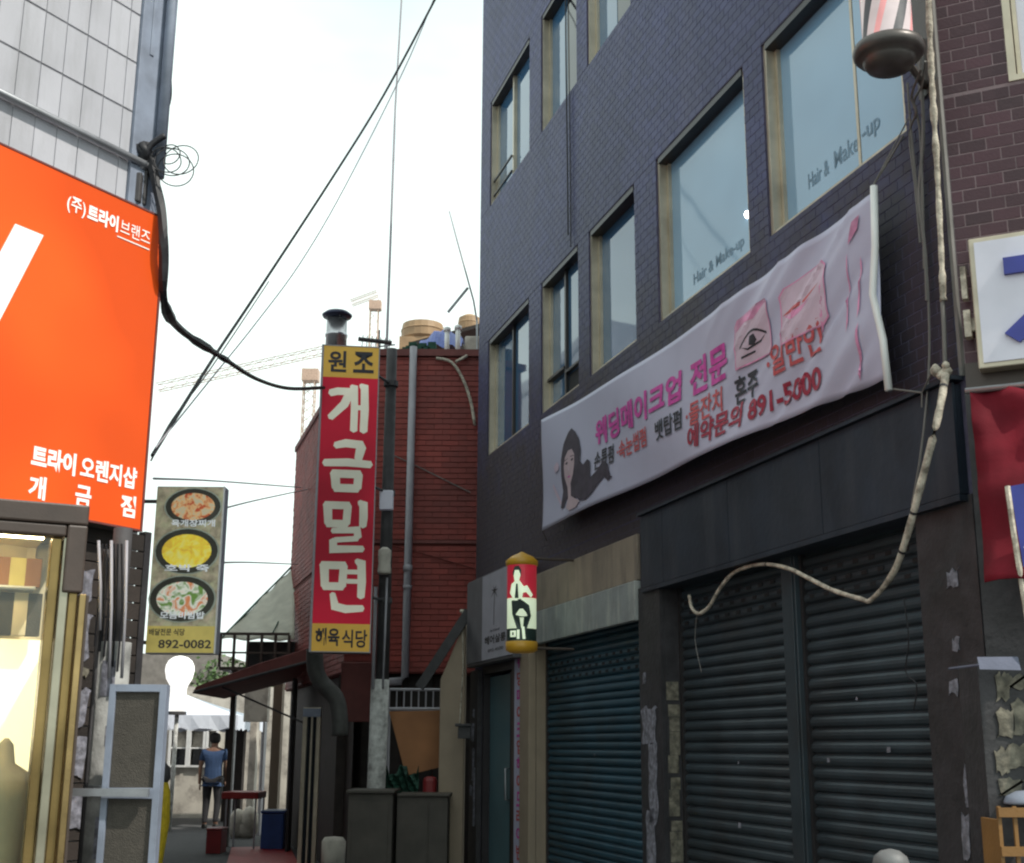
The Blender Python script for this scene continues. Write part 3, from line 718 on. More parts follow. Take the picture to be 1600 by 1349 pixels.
# ---------------------------------------------------------------- frayed conduit that comes down the corner and loops over the shutter
def pathF(pts, ys):
    out = []
    for i, (u, v) in enumerate(pts):
        y = ys[i] if isinstance(ys, (list, tuple)) else ys; x, z = F.px(u, v, y); out.append((x, y, z))
    return out
def smoothpath(p, k=4):
    p = [Vector(q) for q in p]; out = []
    for i in range(len(p)-1):
        a, b, c, d = p[max(i-1,0)], p[i], p[i+1], p[min(i+2,len(p)-1)]
        for j in range(k):
            t = j/k
            out.append(.5*((2*b)+(c-a)*t+(2*a-5*b+4*c-d)*t*t+(3*b-a-3*c+d)*t**3))
    out.append(p[-1]); return out
def fray(p, r, seed):
    r_ = random.Random(seed); return [r*r_.uniform(.72,1.25) for _ in p]
CD = Thing('lagged_pipe', 'frayed cream lagged pipe running down the brick corner and drooping across the big shutter', 'pipe', F, -5.0, -.06, 2.0)
p = smoothpath(pathF([(1449,-60),(1453,60),(1458,160),(1464,260),(1470,380),(1474,470)], -.05), 8)
m_ = MB(); m_.tube(p, fray(p, .016, 1), 8); CD.part('upright_lagging', m_, M['rope'], smooth=True)
p = smoothpath(pathF([(1472,462),(1475,510),(1477,580)], -.05), 4)
m_ = MB(); m_.tube(p, .011, 6); CD.part('bare_pipe', m_, M['greycable'], smooth=True)
kx, kz = F.px(1474, 580, -.09)
m_ = MB(); r_ = random.Random(9)
for i in range(7):
    a, c, e = kx+r_.uniform(-.06,.06), -.09+r_.uniform(-.02,.02), kz+r_.uniform(-.03,.04)
    q_ = r_.uniform(.018,.030); m_.lathe((a,c), [(.004,e-q_),(q_*.8,e-q_*.5),(q_,e),(q_*.7,e+q_*.6),(.004,e+q_)], 9)
CD.part('foam_knot', m_, M['rope'], smooth=True)
p = smoothpath(pathF([(1478,585),(1466,650),(1442,745),(1418,835),(1396,895),(1362,937),(1345,936),(1300,922),(1262,903),(1230,888),(1190,882),(1150,893),(1126,918),(1108,948),(1092,959),(1081,950),(1077,930)],
    [-.10,-.19,-.21,-.21,-.2,-.19,-.17,-.13,-.06,-.02,-.02,0,0,0,0,.02,.03]), 5)
rad = [(.0175 if i < 22 else .0125)*random.uniform(.9,1.08) for i in range(len(p))]
for i in (2, 13, 17, 49):
    m2 = MB(); d_ = (p[i+1]-p[i]).normalized()*.006; m2.tube([p[i]-d_, p[i]+d_], rad[i]*1.12, 8); CD.part('cable_tie', m2, M['cable'])
m_ = MB(); m_.tube(p, rad, 8); CD.part('drooping_lagging', m_, M['rope'], smooth=True)
for pp_ in ([(1440,108),(1424,150),(1432,175),(1421,210),(1430,290),(1438,380)], [(1446,96),(1440,135),(1428,160),(1437,200),(1441,280),(1444,420)]):
    m_ = MB(); m_.tube(smoothpath(pathF(pp_, [-.2,-.12,-.06,-.03,-.03,-.03]), 4), .0065, 5); PB.part('power_cable', m_, M['greycable'])
m_ = MB(); m_.tube(smoothpath(pathF([(1418,130),(1425,220),(1437,330),(1448,420),(1452,560),(1440,700),(1425,790)], [-.03,-.03,-.03,-.03,-.03,-.1,-.1]), 4), .006, 5)
single('wall_cable', 'thin grey cable hanging down beside the lagged pipe and over the black fascia', 'cable', m_, M['greycable'], F)
m_ = MB(); m_.tube(smoothpath(pathF([(1436,60),(1443,200),(1437,300),(1446,400),(1449,470)], -.03), 4), .010, 5)
single('wall_cable', 'thicker grey cable between the barber pole and the lagged pipe', 'cable', m_, M['greycable'], F)
m_ = MB(); m_.tube(smoothpath(pathF([(1090,955),(1086,1000),(1096,1050)], .0), 3), .003, 4)
single('thin_wire', 'pale thread hanging from the loose end of the lagged pipe', 'wire', m_, M['greycable'], F)
m_ = MB(); m_.tube(smoothpath(pathF([(1412,935),(1420,1000),(1415,1050),(1432,1070),(1428,1110)], .07), 4), .004, 5)
single('thin_wire', 'thin dark wire hanging in front of the right half of the big shutter', 'wire', m_, M['cable'], F)

# ---------------------------------------------------------------- salon sign above the door + vertical banner + lit cylinder
S = Thing('salon_sign', 'grey salon signboard with a small palm emblem over the narrow door', 'sign', F, -13.4, -.16, 2.35)
ys = -.17
xa, xb, xc = F.X(729,960,ys), F.X(754,960,ys), F.X(800,960,ys)
zt, zb = F.Z(775,893,ys), F.Z(775,1028,ys)
m_ = MB(); m_.box(xa, xc, ys+.012, -.055, zb-.03, zt+.02); S.part('box', m_, M['signside'], bevel=.006)
m_ = MB(); m_.box(xa+.02, xb-.004, ys, ys+.011, zb, zt); S.part('side_panel', m_, M['signside'])
m_ = MB(); m_.box(xb, xc-.01, ys-.004, ys+.011, zb, zt); S.part('face', m_, M['signgrey'])
m_ = MB(); wx = xc-xb; hx = zt-zb; cx = xb+wx*.42; yy = ys-.006
m_.poly([(cx-.008,zt-.62*hx),(cx+.008,zt-.62*hx),(cx+.02,zt-.22*hx),(cx+.005,zt-.22*hx)], yy)
for a in (20, 60, 110, 150, 200, 330):
    c_, s_ = math.cos(R(a)), math.sin(R(a)); bx_, bz_ = cx+.012, zt-.22*hx
    m_.poly([(bx_-s_*.012, bz_+c_*.012),(bx_+s_*.012, bz_-c_*.012),(bx_+c_*.14, bz_+s_*.10-.03)], yy)
m_.text('hair & beauty', xb+wx*.30, zt-.70*hx, xb+wx*.62, zt-.66*hx, yy, 0, .01)
m_.text('헤어살롱', xb+wx*.10, zt-.83*hx, xb+wx*.82, zt-.73*hx, yy, 0, .03)
m_.text('892-4500', xb+wx*.22, zt-.92*hx, xb+wx*.74, zt-.885*hx, yy, 0, .01)
S.part('lettering', m_, M['poledark'])

V = Thing('vertical_banner', 'narrow white banner with pink Korean letters hung upright between the door and the teal shutter', 'banner', F, -12.0, -.05, .3)
x0, x1 = F.X(804,1200,-.04), F.X(826,1200,-.04)
m_ = MB(); m_.box(x0, x1, -.046, -.042, .12, 2.42); V.part('sheet', m_, M['cloth'])
m_ = MB(); chars = '웨딩메이크업헤어드라이반영구'; hh = 2.2/len(chars)
for i, ch in enumerate(chars):
    z1_ = 2.36-i*hh; m_.text(ch, x0+.09, z1_-hh*.86, x0+.28, z1_, -.049, i % 2, .03)
V.part('lettering', m_, [M['magenta'], M['redprint']])

yc = -.50; x0_, z0_ = F.px(815, 1003, yc); zt_ = F.Z(815, 885, yc)
rr_ = .5*(F.X(835,945,yc)-F.X(795,945,yc))*.36
C = Thing('lit_cylinder_sign', 'small lit cylinder sign with amber caps and a printed figure, beside the salon sign', 'sign', F, x0_, yc, z0_-.1)
rr_ = (at_y(835,945,12.3).x-at_y(795,945,12.3).x)/2
def cylpatch(m_, a0, a1, z0, z1, r_, mi, n=10):
    vs = []
    for i in range(n+1):
        a = a0+(a1-a0)*i/n
        vs += [(x0_+r_*math.cos(a), yc+r_*math.sin(a), z0), (x0_+r_*math.cos(a), yc+r_*math.sin(a), z1)]
    m_.add(vs, [(2*i, 2*i+2, 2*i+3, 2*i+1) for i in range(n)], mi)
# the side turned to the street mouth: direction of the camera from here, in facade axes
va = math.atan2(-1.0, 3.2)
def cyl(sx, z):            # sx -1..1 across the visible half -> point on the cylinder
    a = va + sx*1.35; r2 = rr_+.004
    return (x0_+r2*math.cos(a), yc+r2*math.sin(a), z)
H = zt_-z0_
m_ = MB(); m_.lathe((x0_,yc), [(rr_,z0_),(rr_,zt_)], 28); C.part('lit_drum', m_, M['cylwhite'], smooth=True)
m_ = MB()
def cp(poly, mi, off=0):
    # cut tall polygons are small; map straight onto the drum
    bm_ = []
    for sx, t in poly:
        p_ = cyl(sx, z0_+t*H); k_ = 1+off; bm_.append((x0_+(p_[0]-x0_)*k_, yc+(p_[1]-yc)*k_, p_[2]))
    m_.add(bm_, [tuple(range(len(bm_)))], mi)
for i in range(12):      # red upper ground, dark foot band
    a, b_ = -1+i/6, -1+(i+1)/6
    cp([(a,.56),(b_,.56),(b_,1),(a,1)], 0); cp([(a,0),(b_,0),(b_,.16),(a,.16)], 1)
cp([(-.45,.90),(-.35,.97),(-.15,.98),(-.02,.92),(-.05,.84),(-.3,.84),(-.45,.86)], 1, .05)       # hair
cp([(-.34,.78),(-.12,.78),(-.06,.86),(-.14,.92),(-.32,.92),(-.38,.85)], 2, .09)                 # face
cp([(-.6,.62),(-.5,.74),(-.3,.78),(-.1,.78),(.1,.70),(.0,.52),(-.35,.52)], 2, .07)               # shirt
cp([(.05,.70),(.25,.72),(.55,.60),(.45,.56),(.2,.63),(.05,.62)], 2, .07)                         # arm
cp([(-.32,.55),(-.26,.74),(-.18,.74),(-.14,.55)], 1, .11)                                        # tie
cp([(-.5,.52),(-.05,.54),(.35,.46),(.45,.32),(.2,.12),(.05,.12),(.1,.30),(-.1,.30),(.0,.14),(-.2,.14),(-.45,.34)], 1, .08)   # trousers
cp([(.05,.02),(.18,.02),(.12,.18),(.0,.18)], 2, .09)
C.part('figure_print', m_, [M['cylred'], M['cyldark'], M['cylwhite']])
m_ = MB(); m_.text('미', -.62, .02, -.10, .14, 0, 0, .06, fn=lambda sx, t: tuple(Vector(cyl(sx, z0_+t*H)) + Vector((math.cos(va), math.sin(va), 0))*.014)); C.part('lettering', m_, M['cylwhite'])
m_ = MB(); m_.lathe((x0_,yc), [(rr_*.8,z0_-.09),(rr_*1.08,z0_-.07),(rr_*1.1,z0_-.001)], 28); C.part('bottom_cap', m_, M['amber'], smooth=True)
m_ = MB(); m_.lathe((x0_,yc), [(rr_*1.1,zt_+.001),(rr_*1.12,zt_+.04),(rr_*.75,zt_+.08),(rr_*.3,zt_+.105),(.01,zt_+.12)], 28); C.part('top_cap', m_, M['amber'], smooth=True)
m_ = MB(); m_.tube([(x0_,yc,zt_+.07),(x0_,-.04,zt_+.07)], .012, 6); m_.tube([(x0_,yc,z0_-.05),(x0_,-.04,z0_-.05)], .012, 6); C.part('bracket', m_, M['brown'])

# ================================================================ ADJOINING FACE ROUND THE CORNER
NB = Thing('corner_building', 'maroon brick wall of the neighbouring shop at the right edge, with a cream window', 'building', N, 0, 0, 0)
wxN = N.X(1574,100); wzN = N.Z(1590,126); hN = [(wxN,wxN+1.3,wzN,wzN+1.5), (.50,3.6,0,2.55)]
w = MB()
for (a, b, c, d) in carve(.006, 4.2, 0, 10, hN): w.box(a, b, 0, .2, c, d)
w.box(.006, 4.2, .205, 6, 0, 10)
NB.part('wall', w, M['mortar2'])
lay(NB, carve(.012, 4.2, 3.25, 10, hN), .125, .0625, .006, .002, M['brick2'], 'brick', (.2, 4.2, lambda q: q[1] < 1.4 and q[3] < 5.9), jitter=.0006)
x1N, z1N = wxN+1.3, wzN+1.5
w = MB(); w.box(wxN,wxN+.035,-.01,.12,wzN,z1N); w.box(x1N-.035,x1N,-.01,.12,wzN,z1N); w.box(wxN+.035,x1N-.035,-.01,.12,wzN,wzN+.03); w.box(wxN+.035,x1N-.035,-.01,.12,z1N-.03,z1N); w.box(wxN+.04,wxN+.06,.03,.10,wzN+.03,z1N-.03)
wp = NB.part('window', w, M['sash']); w = MB(); w.box(wxN+.061,x1N-.04,.06,.066,wzN+.031,z1N-.031); NB.part('pane', w, M['whitesign'], wp)
w = MB(); w.box(0.01,4.2,-.03,-.008,3.10,3.25); NB.part('dark_band', w, M['brown'])
w = MB(); w.box(.0,.50,-.03,-.002,0,3.12); NB.part('pillar_facing', w, M['pillar'])
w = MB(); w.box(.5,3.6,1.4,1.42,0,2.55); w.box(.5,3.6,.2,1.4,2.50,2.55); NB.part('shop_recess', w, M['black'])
for i, (u0, v0, u1, v1) in enumerate([(1478,888,1499,926),(1486,994,1500,1022),(1482,1060,1498,1092),(1506,1128,1530,1196),(1503,1192,1520,1262),(1510,1206,1536,1345),(1500,1268,1514,1345),(1512,1064,1528,1096),(1520,1098,1534,1124)]):
    B.part('poster_remnant', ragged(F.X(u0,v0,-.012), min(XR-.002, F.X(u1,v0,-.012)), F.Z(u0,v1,-.012), F.Z(u0,v0,-.012), -.012, 80+i, 4), M['scrap'])
# blue and white shop sign with relief letter
sgx, sgt, sgb = N.X(1520,470,-.12), N.Z(1520,373,-.12), N.Z(1529,577,-.12)
SG = Thing('shop_sign', 'white light box with a raised blue Korean letter above the red awning', 'sign', N, .28, -.12, 3.28)
w = MB(); w.box(sgx, 2.4, -.12, -.035, sgb, sgt); SG.part('case', w, M['sash'], bevel=.006)
w = MB(); w.box(sgx+.025, 2.37, -.128, -.121, sgb+.025, sgt-.025); SG.part('face', w, M['whitesign'])
w = MB(); x7 = N.X(1571, 450, -.14)
def thick(m_, poly, y0, y1): m_.prism(poly, y0, y1)
l7 = N.Z(1580,415,-.14)-3.80
thick(w, [(x7,3.76),(x7+.36,3.76),(x7+.36,3.84),(x7,3.84)], -.15, -.129)
thick(w, [(x7-.02,3.48),(x7+.04,3.43),(x7+.20,3.55),(x7+.26,3.755),(x7+.17,3.755),(x7+.13,3.61)], -.149, -.129)
thick(w, [(x7+.22,3.60),(x7+.36,3.44),(x7+.42,3.49),(x7+.26,3.66)], -.148, -.129)
thick(w, [(x7+.50,3.38),(x7+.58,3.38),(x7+.58,3.9),(x7+.50,3.9)], -.15, -.129)
w.v = [(x_,y_,z_+l7) for x_,y_,z_ in w.v]; SG.part('letter', w, M['bluesign'])
w = MB(); w.box(sgx-.05,sgx-.02,-.09,-.032,sgb+.17,sgb+.30); w.box(sgx-.05,sgx-.025,-.08,-.032,sgb+.36,sgb+.52); w.box(sgx-.02,sgx,-.08,-.05,sgb+.2,sgb+.26); SG.part('bracket', w, M['rope'])
# red vinyl awning: rucked sheet hanging from a rail
AW = Thing('red_awning', 'crumpled dark red vinyl awning hanging under the white light box', 'awning', N, .2, -.25, 2.2)
mb = MB(); nu, nv = 40, 26
awx, awt, awb = N.X(1516,640,-.2), N.Z(1540,607,-.2), N.Z(1540,930,-.4)
def aw(i, j):
    u, v = i/nu, j/nv
    x = awx + 2.4*u + .03*v; z = awt - (awt-awb)*v + .05*v*math.sin(u*14+1) + (.02*math.sin(u*40) if j == 0 else 0)
    y = -.16 - .30*v + .035*math.sin(u*26+v*3)*(.3+v) + .02*math.sin(u*63-v*9)*(1-v*.6) + .012*math.sin(v*31+u*20)*(v < .5) + .05*math.exp(-((u-.06)**2+(v-.12)**2)*180) - .025*math.sin(v*14+u*9)*math.exp(-u*6)
    return (x, y, z)
mb.add([aw(i,j) for j in range(nv+1) for i in range(nu+1)], [(j*(nu+1)+i, j*(nu+1)+i+1, (j+1)*(nu+1)+i+1, (j+1)*(nu+1)+i) for j in range(nv) for i in range(nu)])
o = AW.part('sheet', mb, M['redcloth'], smooth=True); md = o.modifiers.new('t', 'SOLIDIFY'); md.thickness = .004
w = MB(); w.tube([(awx-.02,-.15,awt+.01),(2.7,-.15,awt+.01)], .015, 8); AW.part('rail', w, M['steel'], smooth=True)
BB = Thing('blue_notice', 'blue printed notice with white letters pinned to the red awning', 'notice', N, .5, -.47, 2.3)
ax_, az_ = N.px(1578, 760, -.47); 
w = MB(); w.add([(ax_,-.47,az_),(ax_+.42,-.47,az_+.05),(ax_+.45,-.50,az_-.42),(ax_+.03,-.50,az_-.40)], [(3,2,1,0)]); BB.part('sheet', w, M['bluesign'])
w = MB(); w.text('세일', ax_+.035, az_-.36, ax_+.40, az_-.04, -.51, 0, .03); BB.part('lettering', w, M['white'])
w = MB(); w.tube([(ax_-.01,-.47,az_),(ax_-.0,-.49,az_-.2),(ax_+.03,-.52,az_-.62),(ax_+.05,-.52,az_-.95)], .012, 6); BB.part('cord', w, M['rope'])
# ================================================================ LEFT BUILDING (white tiles, orange sign)
LB = Thing('tiled_building', 'white tiled building on the left with grimy joints above an orange shop sign', 'building', L, 0, 0, 0)
LT = 7.5
def wl_(x, y, fr=L):       # world point -> frame coords
    dx, dy = x-fr.ox, y-fr.oy; return (dx*fr.c+dy*fr.s, -dx*fr.s+dy*fr.c)
al = (-math.sin(A), math.cos(A))
c1_ = wl_(L.ox+al[0]*12.5, L.oy+al[1]*12.5); c2_ = wl_(L.ox+al[0]*12.5-6, L.oy+al[1]*12.5)
w = MB(); fp = [(-7,.03),(-.155,.03),c1_,c2_,(-7,6)]
n = len(fp); w.add([(x,y,0) for x,y in fp]+[(x,y,LT) for x,y in fp], [tuple(range(n-1,-1,-1)), tuple(range(n,2*n))]+[(i,(i+1)%n,n+(i+1)%n,n+i) for i in range(n)])
w.box(-7, -.155, 0, .029, 2.72, LT)
LB.part('wall', w, M['grout'])
lay(LB, [(-3.2,-.375,4.45,LT)], .15, .33, .012, .010, M['tile'], 'tile', (-.9, 5.4, lambda q: q[0] > -2.6 and q[3] < 6.9), stack=True, jitter=.0008, jv=.0035)
w = MB(); w.box(-.035, .012, -.03, .028, 0, 2.72); LB.part('corner_post', w, M['pillar'])
w = MB(); w.box(-.372, -.15, -.035, -.001, 4.5, LT); w.box(-.30,-.27,-.042,-.036,5.7,LT); LB.part('corner_pilaster', w, M['bluegrey'], bevel=.008)
w = MB(); w.tube([(-.19,-.08,4.9),(-.19,-.08,LT)], .035, 10); LB.part('downpipe', w, M['bluegrey'], smooth=True)
w = MB(); w.tube([(-3.5,-.05,4.96),(-.26,-.05,4.96),(-.16,-.05,4.93)], .022, 8); w.box(-.30,-.26,-.05,-.001,4.93,4.99); LB.part('conduit', w, M['steel'], smooth=True)
# dark boarding below the sign
for k in range(27):
    w = MB(); z = k*.10; w.box(-.62, .0, -.022+random.uniform(-.003,.003), -.001, z+.004, z+.096); LB.part('board', w, M['darkwood'])
w = MB(); w.box(-3.5, -.63, -.02, -.001, 0, 2.7); LB.part('lower_wall', w, M['warmwall'])
for i, (u0, u1, v0, v1) in enumerate([(116,148,885,945),(108,146,955,1035),(112,140,1040,1062),(106,142,1070,1140),(100,140,1150,1220),(104,138,1232,1300)]):
    x0, x1 = L.X(u0, v0, -.03), L.X(u1, v0, -.03); z0, z1 = L.Z(u0, v1, -.03), L.Z(u0, v0, -.03)
    o = LB.part('poster', ragged(x0, x1, z0, z1, -.03, 60+i, 5), M['scrap'] if i not in (2,) else M['scrap_y'])

# orange sign
OS = Thing('orange_shop_sign', 'large orange light box sign with white Korean shop lettering and a slanting white stroke', 'sign', L, -1.5, -.2, 2.73)
sy = -.14
def lx(u, v): return L.X(u, v, sy)
def lz(u, v): return L.Z(u, v, sy)
xr = lx(258,345); zt, zb = L.Z(230,328,sy), L.Z(226,832,sy)
w = MB(); w.box(-3.4, xr, sy+.012, -.01, zb, zt); OS.part('case', w, M['signside'], bevel=.008)
w = MB(); w.box(-3.39, xr-.012, sy, sy+.011, zb+.012, zt-.012); OS.part('face', w, M['orange'])
w = MB(); w.box(xr-.010, xr+.004, sy-.004, -.012, zb, zt); w.box(-3.4, xr-.011, sy-.004, sy+.012, zt-.011, zt); w.box(-3.4, xr-.011, sy-.004, sy+.012, zb, zb+.011); OS.part('trim', w, M['rustred'])
def txt(mb, s, u0, v0, u1, v1, bold, y=sy-.004, fr=L):
    """u0,v0 = lower left corner in the photograph, u1,v1 = upper right"""
    x0, z0 = fr.px(u0, v0, y); x1, z1 = fr.px(u1, v1, y); mb.text(s, x0, z0, x1, z1, y, 0, bold)
w = MB()
x0, z0 = L.px(104,330,sy-.004); x1 = L.X(234,370,sy); z1 = L.Z(104,303,sy)
w.text('(주)', x0, z1-.105, x0+(x1-x0)*.21, z1, sy-.004, 0, .01); w.text('트라이', x0+(x1-x0)*.235, z1-.10, x0+(x1-x0)*.60, z1, sy-.004, 0, .04)
w.text('브랜즈', x0+(x1-x0)*.63, z1-.095, x1, z1-.005, sy-.004, 0, .0); w.box(x0+(x1-x0)*.60, x1, sy-.005, sy-.001, z1-.125, z1-.119)
OS.part('company_lettering', w, M['whitelit'])
w = MB(); x0, z0 = L.px(48,728,sy-.004); x1 = L.X(212,760,sy); z1 = L.Z(48,693,sy)
w.text('트라이', x0, z1-.125, x0+(x1-x0)*.40, z1, sy-.004, 0, .045); w.text('오렌지샵', x0+(x1-x0)*.445, z1-.125, x1, z1, sy-.004, 0, .03)
z2 = z1-.165
for ch, a in (('개',0),('금',.42),('점',.86)): w.text(ch, x0+(x1-x0)*a, z2-.125, x0+(x1-x0)*(a+.15), z2, sy-.004, 0, .03)
OS.part('shop_lettering', w, M['whitelit'])
w = MB(); a = L.px(24,350,sy-.004); b_ = L.px(68,368,sy-.004); c_ = L.px(0,500,sy-.004); d_ = L.px(0,400,sy-.004)
dx, dz = c_[0]-b_[0], c_[1]-b_[1]; k_ = 2.6
w.prism([(a[0]+dx*k_, a[1]+dz*k_), (b_[0]+dx*k_, b_[1]+dz*k_), b_, a], sy-.005, sy-.001); OS.part('slanting_stroke', w, M['whitelit'])

# protruding shop window, front turned towards the street
kp = at_y(141, 790, 6.2)
K = Frame(kp.x, kp.y, R(26))
SW = Thing('shop_window', 'brass framed shop display window glowing warm yellow under the orange sign', 'shop window', K, 0, 0, 0)
KT = kp.z; xin = K.X(104,850,0); xg = K.X(76,850,.05)
w = MB(); w.box(-2.4, -.0, .0, .75, KT-.10, KT); w.box(xin, 0, 0, .2, KT-.43, KT-.102); w.box(-2.4, xin-.002, .01, .1, KT-.16, KT-.102); SW.part('header_box', w, M['brown'], bevel=.01)
jx = [K.X(u, 1100, .02) for u in (58, 76, 92, 108, 121)]
for i, (a, b_) in enumerate(zip(jx, jx[1:])):
    w = MB(); w.box(a+.003, b_-.003, [.05,.02,.035,.0][i], .16, .0, KT-.165 if i < 3 else KT-.435); SW.part('jamb', w, M[['jamb_brown','jamb_pale','jamb_brown','brass'][i]], bevel=.004)
w = MB(); w.box(jx[-1], jx[-1]+.012, .02, .75, 0, KT-.44); SW.part('side_wall', w, M['brown'])
w = MB(); w.box(-2.4, jx[0], .74, .76, 0, KT-.1); w.box(-2.4, jx[0], .1, .74, KT-.125, KT-.105); SW.part('back_wall', w, M['warmwall'])
gm = bpy.data.materials.new('shop_glass'); gm.use_nodes = True; n_, l_ = gm.node_tree.nodes, gm.node_tree.links
n_.remove(n_['Principled BSDF']); tr = n_.new('ShaderNodeBsdfTransparent'); gl = n_.new('ShaderNodeBsdfGlossy'); gl.inputs['Roughness'].default_value = .02
fr0 = n_.new('ShaderNodeFresnel'); fr0.inputs['IOR'].default_value = 1.5; mx = n_.new('ShaderNodeMixShader'); tr.inputs[0].default_value = (.93,.96,.93,1)
l_.new(fr0.outputs[0], mx.inputs[0]); l_.new(tr.outputs[0], mx.inputs[1]); l_.new(gl.outputs[0], mx.inputs[2]); l_.new(mx.outputs[0], n_['Material Output'].inputs[0])
w = MB(); w.box(-2.4, jx[0], .06, .066, 0, KT-.16); SW.part('glass_pane', w, gm)
w = MB(); w.box(-2.4, jx[0]-.02, .2, .24, KT-.15, KT-.128); SW.part('strip_lamp', w, M['shoplamp'])
za = K.Z(40,1000,.7); zc_ = K.Z(40,925,.7)
pw = mat('backlit_display_panel', (.9,.85,.75), .5, emit=(1,.86,.52), estr=.95, bump=0, var=.03)
w = MB(); w.box(-2.4, K.X(66,1100,.7), .68, .72, .25, za); SW.part('backlit_panel', w, pw)
w = MB(); w.box(-2.4, jx[0]-.01, .5, .73, zc_-.012, zc_+.004); w.box(-2.4, jx[0]-.01, .49, .498, zc_-.004, zc_+.006); SW.part('shelf', w, M['shoplamp' if False else 'white'])
for u, c_ in ((8,'mesh_brown'),(30,'warmwall'),(52,'mesh_brown')):
    x_ = K.X(u, 960, .6); w = MB(); w.box(x_-.035, x_+.035, .56, .62, za+.01, zc_-.02); SW.part('display_box', w, M[c_], bevel=.004)
for u, c_ in ((5,'ply'),(30,'ochre'),(55,'ply')):
    x_ = K.X(u, 880, .6); w = MB(); w.box(x_-.04, x_+.04, .64, .70, zc_+.02, zc_+.17); SW.part('display_box', w, M[c_], bevel=.004)
w = MB(); bx_ = K.X(6, 1200, .45); w.lathe((bx_,.45), [(.03,.25),(.03,.62),(.13,.66),(.15,.80),(.115,.95),(.135,1.12),(.155,1.25),(.13,1.36),(.05,1.41),(.035,1.50),(.01,1.53)], 18)
single('mannequin_torso', 'pale torso form standing in the glowing shop window', 'mannequin', MB().add([(x,y,z) for x,y,z in w.v], w.f), M['warmwall'], K, (0,0,0), smooth=True)

# concrete post with bills, pipes, clamp
UP = at_y(163, 1200, 6.75)
P = Thing('utility_post', 'weathered pale concrete post with stuck bills and cables, left of the mesh screen', 'utility pole', WORLD, UP.x, UP.y, 0)
w = MB(); w.tube([(UP.x,UP.y,0),(UP.x,UP.y,2.02)], .088, 18); P.part('concrete_shaft', w, M['concrete'], smooth=True)
w = MB(); w.tube([(UP.x,UP.y,2.021),(UP.x,UP.y,2.62)], .05, 12); w.tube([(UP.x-.06,UP.y-.05,.2),(UP.x-.065,UP.y-.05,2.5)], .02, 8); P.part('dark_shaft', w, M['poledark'], smooth=True)
for a, b_ in ((152,156),(196,190),(172,170)):
    q0, q1 = at_y(a+2, 845, 6.62), at_y(b_, 1060 if a != 152 else 985, 6.62)
    w = MB(); w.tube([q0, (q0+q1)/2+Vector((.006,0,0)), q1], .0085, 6); P.part('cable_pipe', w, M['pvc'], smooth=True)
w = MB()
for i in range(6):
    q0 = at_y(160+i*6, 850, 6.66); q1 = at_y(148+i*7, 1010+i*8, 6.66); w.tube([q0, (q0+q1)/2+Vector((random.uniform(-.02,.02),0,0)), q1], .006, 5)
P.part('cable_bundle', w, M['cable'])
w = MB(); zc2 = at_y(190,1236,6.62).z; x0 = at_y(132,1236,6.62).x; w.box(x0, at_y(252,1236,6.62).x, 6.38, 6.41, zc2-.018, zc2+.018); w.tube([(UP.x,UP.y,zc2-.025),(UP.x,UP.y,zc2+.025)], .096, 18); P.part('clamp', w, M['steel'])
for i, (u, v, h_) in enumerate([(168,1060,.18),(178,1150,.10),(160,1310,.2)]):
    q0 = at_y(u, v, 6.65); a0 = math.atan2(-1, (q0.x-UP.x)*8)
    w = MB(); vs = []
    for j in range(6):
        a_ = -math.pi/2 + (q0.x-UP.x)*9 + (j-2.5)*.16
        vs += [(UP.x+.0895*math.cos(a_), UP.y+.0895*math.sin(a_), q0.z-h_/2), (UP.x+.0895*math.cos(a_), UP.y+.0895*math.sin(a_), q0.z+h_/2)]
    w.add(vs, [(2*j,2*j+2,2*j+3,2*j+1) for j in range(5)]); P.part('bill', w, M['scrap'])
# framed mesh screen
mx0, mx1 = at_y(162,1200,6.45).x, at_y(253,1200,6.45).x; mzt = at_y(230,1070,6.45).z
SC = Thing('mesh_screen', 'tall grey metal frame with two brown mesh panels standing beside the concrete post', 'screen', WORLD, mx0, 6.45, 0)
w = MB(); mx0 += .004; w.box(mx0, mx0+.03, 6.43, 6.47, 0, mzt); w.box(mx1-.032, mx1, 6.43, 6.47, 0, mzt); w.box(mx0+.03, mx1-.032, 6.43, 6.47, mzt-.035, mzt); w.box(mx0+.03, mx1-.032, 6.43, 6.47, zc2-.03, zc2+.02); w.box(mx0+.03, mx1-.032, 6.43, 6.47, .05, .1)
w.box(mx1-.001, mx1+.001, 6.431, 6.5, 0, mzt)
SC.part('frame', w, M['bluegrey'], bevel=.004)
for a, b_ in ((.1, zc2-.03), (zc2+.02, mzt-.035)):
    w = MB(); w.box(mx0+.031, mx1-.033, 6.448, 6.458, a+.001, b_-.001); SC.part('mesh_panel', w, M['mesh_brown'])
# folded yellow parasol
q0 = at_y(253, 1205, 10); q1 = at_y(246, 1345, 10)
YP = Thing('folded_parasol', 'folded yellow parasol with a dark cap behind the mesh screen', 'parasol', WORLD, q0.x, 10, 0)
w = MB(); w.tube([(q0.x-.02,10,.35),(q0.x-.01,10,.6),(q0.x,10,.95),(q0.x+.0,10,1.16),(q0.x,10,1.27)], [.03,.055,.085,.075,.04], 9); YP.part('fabric', w, M['yellow'], smooth=True)
w = MB(); w.lathe((q0.x,10), [(.045,1.22),(.07,1.26),(.06,1.34),(.01,1.39)], 10); YP.part('cap', w, M['poledark'], smooth=True)
w = MB(); w.tube([(q0.x-.02,10,.06),(q0.x-.02,10,.4)], .015, 6); w.lathe((q0.x-.02,10), [(.16,0),(.16,.05),(.03,.08)], 14); YP.part('stand', w, M['polewhite'])

